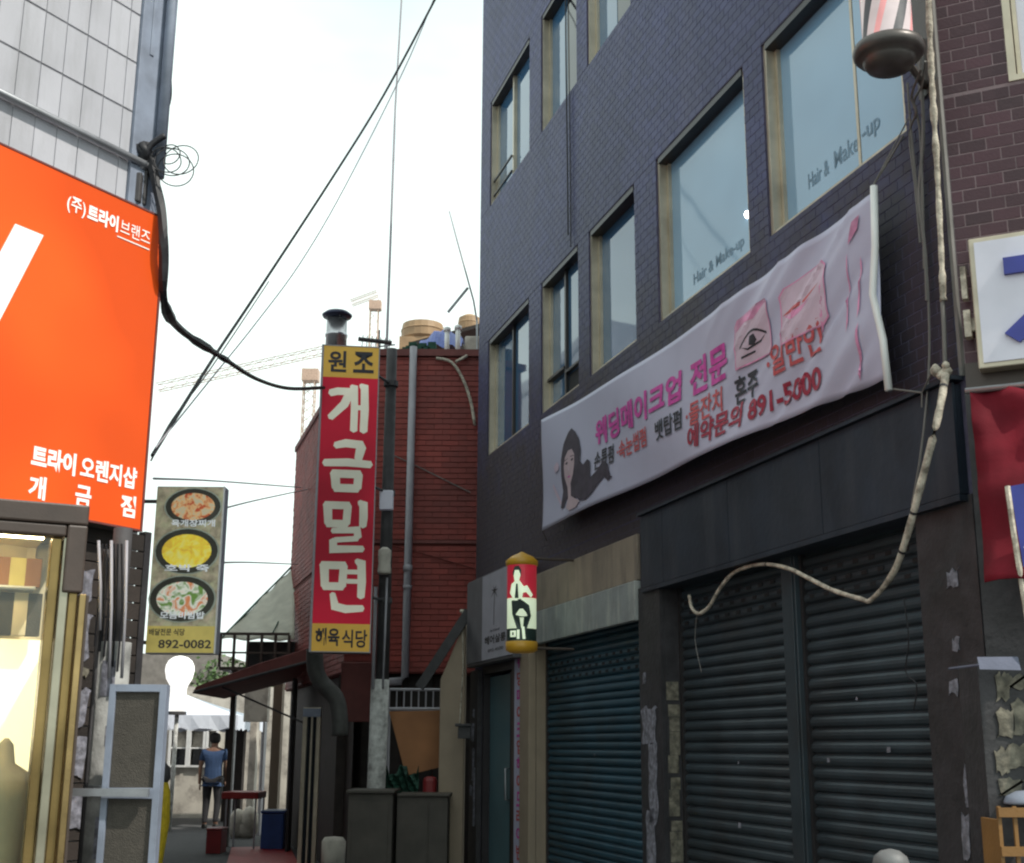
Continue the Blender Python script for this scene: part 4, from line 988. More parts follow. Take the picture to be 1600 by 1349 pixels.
# ---------------------------------------------------------------- food sign, hung off the corner
fy = 9.0
FS = Thing('food_sign', 'tall printed food sign with red stew, yellow soup and rice bowls above a telephone number', 'sign', WORLD, at_y(240,890,fy).x, fy, 2.1)
TL, BR_ = at_y(247,760,fy), at_y(333,1022,fy)
fx0, fx1, fz0, fz1 = TL.x-.005, BR_.x+.015, BR_.z, TL.z
w = MB(); w.box(fx0, fx1, fy, fy+.12, fz0, fz1); FS.part('case', w, M['signgrey'], bevel=.004)
w = MB(); w.box(fx0+.004, fx1-.012, fy-.006, fy-.001, fz0+.006, fz1-.006); FS.part('printed_face', w, M['foodphoto'])
fw, fh = fx1-fx0, fz1-fz0
def dish(cu, cv, ru, rv, m_, words, wy):
    cx_, cz_ = fx0+fw*cu, fz1-fh*cv
    w = MB(); w.disc(cx_, cz_, fw*ru*1.32, fh*rv*1.30, fy-.008, 28, 1); w.disc(cx_, cz_, fw*ru*1.25, fh*rv*1.23, fy-.010, 28, 0); w.disc(cx_, cz_, fw*ru, fh*rv*.94, fy-.012, 28, 2)
    FS.part('dish_print', w, [M['bowl'], M['bowlrim'], m_])
    w = MB(); w.text(words, cx_-fw*.30, fz1-fh*wy-.04, cx_+fw*.34, fz1-fh*wy+.012, fy-.015, 0, .03); FS.part('lettering', w, M['greywhite'])
dish(.55, .125, .32, .088, M['stew'], '육개장찌개', .215)
dish(.50, .395, .36, .108, M['curry'], '호박 죽', .485)
dish(.48, .68, .37, .108, M['rice'], '모듬비빔밥', .765)
w = MB(); w.box(fx0+.004, fx1-.012, fy-.010, fy-.007, fz0+.006, fz0+fh*.16); FS.part('yellow_band', w, M['ochre'])
w = MB(); w.text('배달전문 식당', fx0+.02, fz0+fh*.105, fx0+fw*.55, fz0+fh*.145, fy-.012, 0, .02); w.text('892-0082', fx0+.09, fz0+fh*.03, fx1-.03, fz0+fh*.08, fy-.012, 0, .02); FS.part('telephone_number', w, M['poledark'])
w = MB(); w.tube([(fx0-.5,fy+.06,fz1-.1),(fx0,fy+.06,fz1-.1)], .014, 6); w.tube([(fx0-.5,fy+.06,fz0+.08),(fx0,fy+.06,fz0+.08)], .014, 6); FS.part('bracket', w, M['poledark'])
w = MB(); w.tube([(fx1-.006,fy-.004,fz0),(fx1-.006,fy-.004,fz1)], .007, 6); FS.part('edge_trim', w, M['white'])

# ================================================================ RED BRICK BUILDING AT THE FORK
RY = 16.0; rx0 = -2.05; RT = 6.52
RF = Frame(rx0, RY, 0); RSF = Frame(rx0, RY, F.a)
RB = Thing('red_brick_building', 'two storey red brick building at the fork, a grey pipe down its front', 'building', RF, 0, 0, 0)
w = MB(); far = (-5.9*al[0]*-1, 5.9*al[1]); fx_, fy_ = al[0]*5.9, al[1]*5.9
fp = [(0.012,.012),(3.4,.012),(3.4,6),(fx_+.012,fy_)]
n = 4; w.add([(x,y,2.38) for x,y in fp]+[(x,y,RT) for x,y in fp], [(3,2,1,0),(4,5,6,7)]+[(i,(i+1)%n,n+(i+1)%n,n+i) for i in range(n)])
w.add([(x+.35,y+.5,0) for x,y in fp]+[(x+.35,y+.5,2.38) for x,y in fp], [(i,(i+1)%n,n+(i+1)%n,n+i) for i in range(n)])
RB.part('wall', w, M['redmortar'])
lay(RB, carve(0, 2.4, 2.4, RT-.08, [(-1,9,3.98,4.04)]), .21, .072, .008, .003, M['redbrick'], 'brick', (1.2, 4.0, lambda q: .55 < q[0] < 1.75 and q[2] > 2.4), jv=.004, jitter=.0008)
class Sub:      # lets lay() work on the side wall of the same building
    def __init__(s, frame): s.fr = frame
    def part(s, name, mb, mats, **k):
        mb2 = MB(); mb2.m = mb.m; mb2.f = mb.f
        mb2.v = [(q.x-RB.fr.ox, q.y-RB.fr.oy, q.z) for q in (s.fr.W(*p_) for p_ in mb.v)]
        return RB.part(name, mb2, mats, **k)
lay(Sub(RSF), carve(-5.9, 0, 2.4, RT-.08, [(-9,9,3.98,4.04)]), .21, .072, .009, .004, M['redbrick'], 'side_brick', None)
w = MB(); w.box(-.03, 3.4, -.02, .01, 3.99, 4.03); RB.part('floor_band', w, M['rustred']); w = MB(); w.box(-.05, 3.4, -.05, .3, RT-.07, RT+.02); RB.part('coping', w, M['rustred'])
w = MB(); q = [RSF.W(-5.9,-.03,0), RSF.W(0,-.03,0), RSF.W(0,.2,0), RSF.W(-5.9,.2,0)]
w.add([(p_.x-rx0,p_.y-RY,RT-.07) for p_ in q]+[(p_.x-rx0,p_.y-RY,RT+.02) for p_ in q], [(3,2,1,0),(4,5,6,7),(0,1,5,4),(1,2,6,5),(2,3,7,6),(3,0,4,7)]); RB.part('side_coping', w, M['rustred'])
w = MB(); w.box(1.62,1.80,-.012,.01,4.45,5.0); w.box(1.66,1.82,-.012,.01,3.8+.3,4.42); RB.part('dark_opening', w, M['black'])
def RW(u, v, y=0): q_ = at_y(u, v, RY+y); return (q_.x-rx0, y, q_.z)
w = MB(); a, b_ = RW(650,548,-.09), RW(633,1058,-.09); a = (b_[0], -.09, a[2]+.05)
w.tube([a, b_, (b_[0]-.05,-.09,b_[2]-.05), (b_[0]-.3,-.09,b_[2]-.07)], .048, 10); w.tube([(b_[0],-.09,3.62),(b_[0],-.09,3.70)], .058, 10); w.tube([(b_[0],-.09,3.40),(b_[0],-.09,3.45)], .056, 10)
RB.part('downpipe', w, M['pvc'], smooth=True)
w = MB(); w.tube([RW(600,705,-.03),RW(650,728,-.03),RW(735,770,-.03)], .008, 5); RB.part('wall_cable', w, M['greycable'])
w = MB(); w.tube([RW(600,850,-.03),RW(650,862,-.03),RW(745,890,-.03)], .008, 5); RB.part('wall_cable', w, M['redmortar'])
w = MB(); w.tube(smoothpath([RW(682,560,-.06),RW(705,566,-.08),RW(722,590,-.08),RW(735,625,-.08),RW(742,665,-.08)],4), .02, 7); w.tube([RW(712,566,-.08),RW(730,556,-.06)], .02, 7); RB.part('cream_hose', w, M['rope'], smooth=True)
# recessed ground floor, dark boarding
for k in range(9):
    w = MB(); w.box(-.1+k*.4, .29+k*.4, .30+random.uniform(0,.015), .34, 0, 2.37); RB.part('ground_floor_board', w, M['darkwood'])

# roof things
def rt(u, v, Y): return at_y(u, v, Y)
q = rt(525, 540, 17.2)
FL = Thing('flue', 'stainless steel flue with a dark disc cap rising behind the red and yellow sign', 'flue', WORLD, q.x, 17.2, RT)
zc_ = rt(525,493,17.2).z; r1 = .15
w = MB(); w.lathe((q.x,17.2), [(r1,RT+.02),(r1,q.z+.12),(r1*1.07,q.z+.13),(r1*1.07,q.z+.16),(r1*.98,q.z+.17),(r1*.98,zc_-.06)], 20); FL.part('pipe', w, M['stainless'], smooth=True)
w = MB(); w.lathe((q.x,17.2), [(.02,zc_-.05),(.20,zc_-.03),(.215,zc_),(.16,zc_+.045),(.02,zc_+.065)], 24); FL.part('cap', w, M['navy'], smooth=True)
w = MB()
for i in range(4):
    a = i*math.pi/2+.4; w.tube([(q.x+r1*.95*math.cos(a),17.2+r1*.95*math.sin(a),zc_-.07),(q.x+r1*.95*math.cos(a),17.2+r1*.95*math.sin(a),zc_-.02)], .008, 5)
FL.part('cap_strut', w, M['steel'])
q = rt(585, 535, 16.6)
AN = Thing('roof_antenna', 'dark television antenna lying across the roof edge beside the flue', 'antenna', WORLD, q.x, 16.6, RT)
w = MB(); w.tube([rt(560,530,16.6), rt(612,536,16.6)], .03, 6); w.tube([(rt(592,545,16.6).x,16.6,RT+.02), (rt(592,545,16.6).x,16.6,rt(594,516,16.6).z)], .012, 5)
for i in range(7):
    p_ = rt(566+i*7, 530+i, 16.6); w.tube([p_+Vector((-.02,-.18,-.03)), p_+Vector((.02,.18,.03))], .007, 4); w.tube([p_+Vector((0,0,-.10)), p_+Vector((.01,0,.06))], .006, 4)
AN.part('boom', w, M['poledark'])
q = rt(604, 540, 16.9)
w = MB(); w.tube([(q.x,16.9,RT),(q.x+.02,16.9,10.5),(q.x+.12,16.9,14.5)], [.02,.014,.009], 6); w.tube([(q.x-.1,16.9,RT+.35),(q.x+.12,16.9,RT+.38)], .012, 5)
single('thin_mast', 'very thin pale mast rising high above the red brick roof', 'mast', w, M['pvc'])
for i, u in enumerate((698, 715)):
    q = rt(u, 555, 16.35); w = MB(); zt_2 = rt(u, 515-i*3, 16.35).z
    w.tube([(q.x,16.35,q.z),(q.x,16.35,zt_2)], .034, 10); w.lathe((q.x,16.35), [(.06,q.z-.03),(.06,q.z+.03),(.036,q.z+.05)], 10)
    w.lathe((q.x,16.35), [(.05,zt_2-.03),(.05,zt_2+.02),(.01,zt_2+.04)], 10)
    single('vent_pipe', ['white vent pipe on the red brick roof, the taller left one of the pair', 'white vent pipe on the red brick roof, the one nearer the dark building'][i], 'pipe', w, M['white'], smooth=True)
q = rt(690, 535, 18)
w = MB(); pts = []
nu, nv = 14, 8
TP = [[None]*(nu+1) for _ in range(nv+1)]
x0_a, x1_a = rt(655,540,17.4).x, rt(722,540,17.4).x; za_ = rt(660,541,17.4).z; zb_ = rt(690,522,18.2).z
vs = []
for j in range(nv+1):
    for i in range(nu+1):
        u, v = i/nu, j/nv
        vs.append((x0_a+(x1_a-x0_a)*u, 17.2+1.2*v, za_-.06+(zb_-za_+.16)*math.sin(v*1.5)*(.6+.4*math.sin(u*3))+.03*math.sin(u*19+v*4)))
w.add(vs, [(j*(nu+1)+i, j*(nu+1)+i+1, (j+1)*(nu+1)+i+1, (j+1)*(nu+1)+i) for j in range(nv) for i in range(nu)])
w.add([(x0_a,17.2,RT),(x1_a,17.2,RT),(x1_a,18.4,RT),(x0_a,18.4,RT)], [(0,1,2,3)])
single('blue_tarpaulin', 'rumpled blue tarpaulin over clutter on the red brick roof', 'tarpaulin', w, M['bluetarp'])
def tank(u, v0, v1, Y, rr, m_, lab):
    q0, q1 = rt(u, v0, Y), rt(u, v1, Y); w = MB()
    zb__ = min(q0.z, q1.z); zt__ = max(q0.z, q1.z)
    w.lathe((q0.x,Y), [(rr*.9,zb__),(rr,zb__+.05),(rr,zb__+(zt__-zb__)*.45),(rr*1.03,zb__+(zt__-zb__)*.5),(rr,zb__+(zt__-zb__)*.55),(rr*.95,zt__-.08),(rr*.5,zt__-.02),(rr*.3,zt__),(.02,zt__)], 20)
    w.box(q0.x-rr, q0.x+rr, Y-rr*.9, Y+rr*.9, RT+.02 if Y < 22 else 0, zb__)
    single('water_tank', lab, 'water tank', w, M['orangetank'], smooth=False)
M['orangetank'] = mat('orange_plastic_tank', (.34,.22,.12), .6, var=.15)
tank(660, 535, 503, 24, .42, None, 'squat orange water tank beyond the red brick roof, left of the vent pipes')
tank(733, 520, 492, 24, .22, None, 'small orange water tank beside the edge of the dark building')
w = MB(); q0, q1 = rt(640,535,19), rt(752,505,19); w.add([(q0.x,19,q0.z),(q1.x,19,q1.z),(q1.x,20.5,q1.z+.1),(q0.x,20.5,q0.z+.1)], [(0,1,2,3)])
w.v += [(x,y,z-.06) for x,y,z in w.v[:4]]; w.f += [(7,6,5,4),(0,4,5,1),(1,5,6,2),(2,6,7,3),(3,7,4,0)]; w.m += [0]*5
w.box(q0.x+.3, q0.x+.36, 19, 19.1, RT, q0.z+.05); w.box(q1.x-.4, q1.x-.34, 19, 19.1, RT, q1.z-.1)
single('roof_shelter', 'low slanting dark shelter roof behind the vent pipes', 'shelter', w, M['darkwood'])
w = MB(); q0, q1 = rt(726,560,17.5), rt(756,525,17.5); w.box(q0.x, q1.x+.3, 17.5, 18.4, RT, q1.z); w.box(rt(700,550,18).x, q0.x-.005, 17.7, 18.3, RT, rt(700,548,18).z)
single('roof_hut', 'small pale hut on the red brick roof against the dark building', 'hut', w, M['plaster'], bevel=.02)
w = MB(); q0 = rt(645,545,16.8)
for i in range(9): 
    a = rt(635+i*5, 548-(i%3)*4, 16.8); w.box(a.x-.05, a.x+.06, 16.7+.05*(i%2), 16.9, RT, a.z+.02)
single('roof_clutter', 'jumble of green and dark boxes along the red brick roof edge', 'boxes', w, M['green'])
w = MB(); w.tube([rt(740,470,17.5), rt(714,375,17.5), rt(702,330,17.5)], [.014,.012,.008], 5); w.tube([(rt(745,500,17.5)),(rt(740,470,17.5))], .014, 5); w.tube([rt(700,488,17.5), rt(731,450,17.5)], .022, 5)
w.tube([rt(745,500,17.5), (rt(745,500,17.5).x+.02,17.5,RT)], .014, 5)
single('leaning_antenna', 'thin leaning antenna rod with a short dark cross arm near the dark building', 'antenna', w, M['steel'])

# ---------------------------------------------------------------- red and yellow vertical sign
sp = at_y(535, 800, 13.6)
GF = Frame(sp.x, 13.6, R(8))
GS = Thing('noodle_sign', 'tall red sign with yellow ends and big cream Korean letters on the dark pole', 'sign', GF, 0, 0, 2.4)
gx0, gx1 = GF.X(494,790), GF.X(586,790)
gz = {v: GF.Z(540, v) for v in (540, 590, 975, 1020)}
w = MB(); w.box(gx0, gx1, .012, .24, gz[1020], gz[540]); GS.part('case', w, M['signside'], bevel=.01)
w = MB(); w.box(gx0+.012, gx1-.012, 0, .011, gz[975], gz[590]-.001); GS.part('red_face', w, M['redsign'])
w = MB(); w.box(gx0+.012, gx1-.012, 0, .011, gz[590], gz[540]-.012); GS.part('yellow_face', w, M['yellowsign'])
w = MB(); w.box(gx0+.012, gx1-.012, 0, .011, gz[1020]+.012, gz[975]-.001); GS.part('yellow_face', w, M['yellowsign'])
w = MB(); w.box(gx0-.012, gx0+.011, -.008, .02, gz[1020], gz[540]); w.box(gx1-.011, gx1, -.005, .02, gz[1020], gz[540]); w.box(gx0+.011, gx1-.011, -.004, .011, gz[540]-.011, gz[540]); w.box(gx0+.011, gx1-.011, -.004, .011, gz[1020], gz[1020]+.011)
GS.part('trim', w, M['pvc'])
gw = gx1-gx0
def gt(s, u0, u1, v0, v1, bold, name, m_, a=0):
    w = MB(); w.text(s, gx0+gw*u0, GF.Z(540,v1), gx0+gw*u1, GF.Z(540,v0), -.006-a, 0, bold); GS.part(name, w, M[m_])
gt('원', .10, .42, 549, 582, .025, 'lettering', 'ink'); gt('조', .54, .90, 549, 582, .025, 'lettering', 'ink')
def glyph(name, strokes, u0, u1, v0, v1):
    x0, x1, z0, z1 = gx0+gw*u0, gx0+gw*u1, GF.Z(540,v1), GF.Z(540,v0); w = MB()
    for k, (pts, wd) in enumerate(strokes):
        w.stroke([(x0+(x1-x0)*p[0], z0+(z1-z0)*p[1]) for p in pts], [q_*(x1-x0) for q_ in wd] if isinstance(wd, list) else wd*(x1-x0), -.006, 0, k)
    GS.part(name, w, M['cream_letters'])
def box_(x0, x1, z0, z1, wd): return [([(x0,z1),(x0+.03,z0)], [wd*1.15,wd]), ([(x1,z1),(x1-.02,z0)], wd), ([(x0-.06,z1),(x1+.03,z1)], wd), ([(x0,z0),(x1,z0)], wd)]
glyph('big_letter', [([(.08,.80),(.25,.84),(.50,.84),(.52,.78),(.42,.58),(.10,.30)], [.085,.09,.09,.10,.10,.08]), ([(.56,.95),(.64,.92),(.66,.5),(.66,.05)], [.05,.085,.085,.085]), ([(.78,.98),(.88,.94),(.90,.5),(.89,.04)], [.05,.09,.095,.09]), ([(.62,.52),(.92,.52)], .06)], .10, .84, 600, 677)
glyph('big_letter', [([(.24,.90),(.45,.95),(.74,.93),(.77,.86),(.72,.64)], [.07,.085,.085,.10,.08]), ([(.03,.55),(.5,.57),(.98,.54)], [.075,.085,.075])] + box_(.26,.74,.06,.34,.085), .08, .92, 689, 768)
glyph('big_letter', box_(.12,.56,.56,.92,.085) + [([(.80,1.0),(.90,.95),(.91,.7),(.90,.52)], [.05,.09,.09,.08]), ([(.24,.42),(.78,.45),(.80,.30)], [.06,.075,.085]), ([(.80,.28),(.30,.24)], .06), ([(.27,.24),(.28,.06),(.92,.08)], [.085,.085,.07])], .10, .88, 784, 864)
glyph('big_letter', box_(.10,.52,.50,.90,.085) + [([(.78,1.0),(.90,.95),(.92,.6),(.91,.30)], [.05,.09,.09,.08]), ([(.60,.78),(.90,.78)], .05), ([(.60,.60),(.90,.60)], .05), ([(.30,.36),(.36,.12),(.60,.07),(.96,.09)], [.06,.085,.085,.07])], .10, .88, 876, 958)
gt('해육', .08, .48, 982, 1010, .03, 'lettering', 'ink'); gt('식당', .52, .94, 984, 1012, .02, 'lettering', 'ink')
up2 = at_y(602, 900, 14.1)
UB = Thing('street_pole', 'slim dark pole with whitewashed foot, meter boxes and the red sign clamped to it', 'utility pole', WORLD, up2.x, 14.1, 0)
px_ = up2.x; zsplit = at_y(600,1062,14.1).z
w = MB(); w.tube([(px_,14.1,zsplit),(px_,14.1,5.95)], [.075,.06], 14); UB.part('shaft', w, M['poledark'], smooth=True)
w = MB(); w.tube([(px_-.04,14.1,0),(px_-.02,14.1,zsplit-.001)], .098, 16); UB.part('whitewashed_foot', w, M['polewhite'], smooth=True)
w = MB(); w.tube([(px_-.09,14.02,zsplit-.1),(px_-.09,14.02,3.2)], .02, 7); w.tube([(px_+.02,14.0,zsplit-.1),(px_+.03,14.0,3.3)], .012, 6); UB.part('conduit', w, M['pvc'], smooth=True)
w = MB(); a, b_ = at_y(593,797,13.98), at_y(615,767,13.98); w.box(a.x, b_.x, 13.94, 14.02, a.z, b_.z); UB.part('meter_box', w, M['whitesign'], bevel=.008)
w = MB(); a, b_ = at_y(590,897,13.98), at_y(612,856,13.98); xm = (a.x+b_.x)/2; w.lathe((xm,13.97), [(.07,a.z),(.075,a.z+.03),(.065,a.z+.12),(.072,a.z+.18),(.07,b_.z-.03),(.03,b_.z)], 12); UB.part('insulator', w, M['plaster'], smooth=True)
w = MB(); gp = GF.W(gx1,.12,0); gl_ = (gp.x, gp.y)
for z_ in (gz[540]-.3, gz[590]-1.2, gz[975]+.3): w = MB(); w.tube([(gp.x-.01,gp.y,z_),(px_,14.08,z_)], .016, 6); w.tube([(px_,14.1,z_-.03),(px_,14.1,z_+.03)], .084, 14); UB.part('sign_bracket', w, M['poledark'])

# ---------------------------------------------------------------- lower clutter in front of the red building
def boxpx(name, lab, cat, u0, v0, u1, v1, Y, dep, m_, zbot=None, bevel=.01, extra=None):
    a, b_ = at_y(u0, v1, Y), at_y(u1, v0, Y); w = MB(); z0 = a.z if zbot is None else zbot
    w.box(a.x, b_.x, Y, Y+dep, z0, b_.z)
    if extra: extra(w, a, b_, z0)
    return single(name, lab, cat, w, m_ if isinstance(m_, list) else M[m_], WORLD, (a.x, Y, z0), bevel=bevel)
def lid(w, a, b_, z0): w.box(a.x-.02, b_.x+.02, 13.15, 13.85, b_.z+.002, b_.z+.03); w.box(a.x+.04, b_.x-.04, 13.19, 13.199, z0+.12, b_.z-.08)
boxpx('storage_cabinet', 'brown grey metal cabinet at the foot of the whitewashed pole', 'cabinet', 541, 1240, 614, 1349, 13.2, .5, 'brownbox', 0, .008, lid)
def lid2(w, a, b_, z0): w.box((a.x+b_.x)/2+.05, (a.x+b_.x)/2+.07, 13.389, 13.399, z0+.1, b_.z-.06); w.box(a.x, b_.x+.02, 13.36, 13.95, b_.z+.002, b_.z+.025)
boxpx('storage_cabinet', 'wider dark cabinet between the pole and the cream wall end', 'cabinet', 618, 1245, 700, 1349, 13.4, .5, 'brownbox', 0, .008, lid2)
w = MB(); pp = [at_y(u, v, 14.6) for u, v in ((608,1112),(634,1212),(700,1196),(700,1110))]
w.prism([(p_.x,p_.z) for p_ in pp], 14.6, 14.63); single('plywood_sheet', 'tilted orange plywood sheet wedged behind the cabinets', 'plywood', w, M['ply'])
w = MB(); a, b_ = at_y(608,1108,14.7), at_y(700,1078,14.7); w.tube([(a.x,14.7,b_.z),(b_.x,14.7,b_.z)], .016, 6); w.tube([(a.x,14.7,a.z),(b_.x,14.7,a.z)], .022, 6)
for i in range(9): w.tube([(a.x+i*(b_.x-a.x)/8,14.7,a.z),(a.x+i*(b_.x-a.x)/8,14.7,b_.z)], .009, 5)
w.tube([(a.x,14.7,0),(a.x,14.7,a.z)], .02, 6); w.tube([(b_.x,14.7,0),(b_.x,14.7,a.z)], .02, 6)
single('metal_railing', 'short grey metal railing above the orange plywood sheet', 'railing', w, M['pvc'])
w = MB(); a, b_ = at_y(600,1238,14.3), at_y(655,1182,14.3); nu, nv = 14, 8; vs = [(a.x+(b_.x-a.x)*i/nu, 14.3+.05*math.sin(i*2.1+j), a.z+(b_.z-a.z)*(j/nv)*(.62+.16*math.sin(i*.8+2)+.07*math.sin(i*2.3))) for j in range(nv+1) for i in range(nu+1)]
w.add(vs, [(j*(nu+1)+i, j*(nu+1)+i+1, (j+1)*(nu+1)+i+1, (j+1)*(nu+1)+i) for j in range(nv) for i in range(nu)])
single('green_netting', 'bunched green netting behind the cabinets', 'netting', w, M['green'])
boxpx('red_bucket', 'red bucket partly hidden behind the plywood sheet', 'bucket', 660, 1214, 682, 1240, 14.2, .2, 'red', .8, .04)
# cream wall end with a raking dark cap
w = MB(); pts = [at_y(690,1349,13.95), at_y(718,1349,13.95), at_y(728,968,13.95), at_y(688,1062,13.95)]
x0_b, x1_b = pts[3].x, pts[2].x
WE = Thing('cream_wall_end', 'narrow cream wall end with a raking dark top, left of the salon door', 'wall', WORLD, x0_b, 13.95, 0)
w.prism([(x0_b,0),(x1_b,0),(x1_b,pts[2].z),(x0_b,pts[3].z)], 13.95, 14.35); WE.part('wall', w, M['cream_panel'], bevel=.01)
a, b_ = at_y(655,1075,13.9), at_y(733,955,13.9)
w = MB(); dv_ = Vector((b_.x-a.x,0,b_.z-a.z)).normalized(); nn = Vector((-dv_.z,0,dv_.x))*.05
w.prism([((a-nn).x,(a-nn).z),((b_-nn).x,(b_-nn).z),((b_+nn).x,(b_+nn).z),((a+nn).x,(a+nn).z)], 13.88, 13.945); WE.part('raking_cap', w, M['pillar'])
w = MB(); a = at_y(722,955,13.9); w.tube([(a.x,13.93,a.z),(a.x+.02,13.93,a.z-.6),(a.x-.01,13.93,a.z-1.2)], .008, 5); w.lathe((a.x,13.93), [(.02,a.z-.02),(.03,a.z),(.02,a.z+.02)], 8); WE.part('cable', w, M['rope'])
a = at_y(727,1136,13.7); 
w = MB(); w.box(a.x-.07, a.x+.06, 13.55, 13.7, a.z-.12, a.z); w.box(a.x-.10, a.x+.07, 13.52, 13.72, a.z+.002, a.z+.03); single('letter_box', 'small dark box with a flat lid fixed to the stickered pillar left of the door', 'box', w, M['pillar'], bevel=.004)
M['ductgrey'] = mat('grimy_duct_metal', (.10,.10,.095), .6, metal=.3, var=.3, dirt=.5)
# duct elbow, maroon board, alu door, can
w = MB(); w.tube(smoothpath([at_y(492,1015,14.6), at_y(493,1045,14.6), at_y(503,1068,14.6), at_y(524,1090,14.6), at_y(530,1118,14.6), at_y(531,1150,14.6)],4), .095, 14); single('vent_duct', 'dull dark grey bent duct below the red and yellow sign', 'duct', w, M['ductgrey'], smooth=True)
boxpx('maroon_board', 'dark maroon board hanging between the duct and the pole', 'board', 530, 1035, 592, 1128, 14.9, .05, 'rustred', None, .01)
a, b_ = at_y(464,1340,15.9), at_y(502,1106,15.9)
AD = Thing('aluminium_door', 'narrow aluminium framed glass door with a blue sticker across its head', 'door', WORLD, a.x, 15.9, 0)
w = MB(); w.box(a.x,a.x+.05,15.9,15.98,0,b_.z); w.box(b_.x-.05,b_.x,15.9,15.98,0,b_.z); w.box((a.x+b_.x)/2-.012,(a.x+b_.x)/2+.012,15.91,15.97,0,b_.z-.1); w.box(a.x+.05,b_.x-.05,15.9,15.98,b_.z-.1,b_.z)
AD.part('frame', w, M['sash'], bevel=.004)
w = MB(); w.box(a.x+.05,b_.x-.05,15.93,15.94,0,b_.z-.1); AD.part('pane', w, M['darkglass'])
w = MB(); w.box(a.x,b_.x,15.885,15.899,b_.z-.11,b_.z-.01); AD.part('sticker', w, M['bluegrey'])
a = at_y(521,1330,14.4); w = MB(); w.lathe((a.x,14.4), [(.10,a.z-.16),(.13,a.z-.12),(.13,a.z+.10),(.10,a.z+.14),(.01,a.z+.15)], 16); w.lathe((a.x,14.4), [(.12,0),(.12,a.z-.165)], 12); single('paint_can', 'pale round drum standing beside the brown cabinets', 'drum', w, M['plaster'], smooth=True)
# ground floor flank of the alley: dark shop fronts
w = MB(); w.add([(p_.x,p_.y,p_.z) for p_ in (RSF.W(0.25,.1,0),RSF.W(-5.9,.1,0),RSF.W(-5.9,.1,2.38),RSF.W(.25,.1,2.38))], [(0,1,2,3)]); w.add([(p_.x,p_.y,p_.z) for p_ in (RSF.W(0.25,.2,0),RSF.W(-5.9,.2,0),RSF.W(-5.9,.2,2.38),RSF.W(.25,.2,2.38))], [(3,2,1,0)])
single('alley_shop_front', 'dark boarded shop front under the red brick side wall', 'shop front', w, M['darkwood'])

# awnings, balcony, canvas
AWN = Thing('rust_awning', 'sloping rust red awning reaching over the alley behind the red brick corner', 'awning', WORLD, at_y(300,1085,18.5).x, 18.5, 2.2)
a, b_ = at_y(300,1084,18.5), at_y(484,1012,18.5); c_, d_ = at_y(340,1062,18.5), 0
w = MB(); pr = [(a.x,a.z),(b_.x,b_.z-.22),(b_.x,b_.z),(a.x+.9,a.z+.42),(a.x+.05,a.z+.1)]; w.prism(pr, 18.5, 20.6); AWN.part('sheet', w, M['rustred'], bevel=.01)
w = MB(); w.tube([(a.x+.03,18.48,a.z+.02),(b_.x,18.48,b_.z-.2)], .022, 6); w.tube([(a.x+.4,18.6,a.z+.1),(b_.x+.2,18.6,a.z-.5)], .015, 6); AWN.part('pipe_frame', w, M['poledark'])
a, b_ = at_y(342,1042,20), at_y(452,993,20)
BL = Thing('balcony_frame', 'dark metal balcony frame under the cream canvas', 'balcony', WORLD, a.x, 20, a.z)
w = MB(); w.box(a.x,b_.x,20.0,21.2,a.z-.05,a.z); BL.part('deck', w, M['brown'])
for i in range(6): w = MB(); x_ = a.x+i*(b_.x-a.x)/5; w.box(x_-.02,x_+.02,20.0,20.04,a.z+.001,b_.z); BL.part('post', w, M['brown'])
w = MB(); w.box(a.x-.02,b_.x,19.99,20.05,b_.z+.001,b_.z+.04); w.box(a.x-.02,b_.x,19.99,19.999,a.z+.2,a.z+.23); BL.part('rail', w, M['brown'])
w = MB(); w.box(a.x+.3,b_.x,20.6,21.1,a.z+.001,b_.z-.05); BL.part('back_panel', w, M['pillar'])
w = MB(); w.box(a.x+.1,a.x+.18,20.5,20.6,0,a.z-.051); BL.part('prop', w, M['brown'])
w = MB(); P0, P1, P2, P3 = at_y(346,998,20.2), at_y(460,1000,20.2), at_y(460,884,21.6), at_y(404,940,21.6)
nu, nv = 16, 10; vs = []
for j in range(nv+1):
    for i in range(nu+1):
        u, v = i/nu, j/nv; p_ = (P0*(1-u)+P1*u)*(1-v) + (P3*(1-u)+P2*u)*v; sag = .10*math.sin(math.pi*u)*math.sin(math.pi*v); vs.append((p_.x, p_.y, p_.z-sag+.02*math.sin(u*14+v*6)))
w.add(vs, [(j*(nu+1)+i, j*(nu+1)+i+1, (j+1)*(nu+1)+i+1, (j+1)*(nu+1)+i) for j in range(nv) for i in range(nu)])
CV = Thing('canvas_awning', 'slack cream canvas stretched up to the red brick side wall', 'awning', WORLD, P0.x, 20.2, P0.z)
o = CV.part('sheet', w, M['canvas'], smooth=True); md = o.modifiers.new('t','SOLIDIFY'); md.thickness = .01
w = MB(); w.tube([P0, P3+Vector((0,0,.02)), P2+Vector((0,0,.03))], .02, 6); w.tube([P0+Vector((.8,0,.1)), P3+Vector((.5,0,.0))], .012, 5); CV.part('pole', w, M['green'])

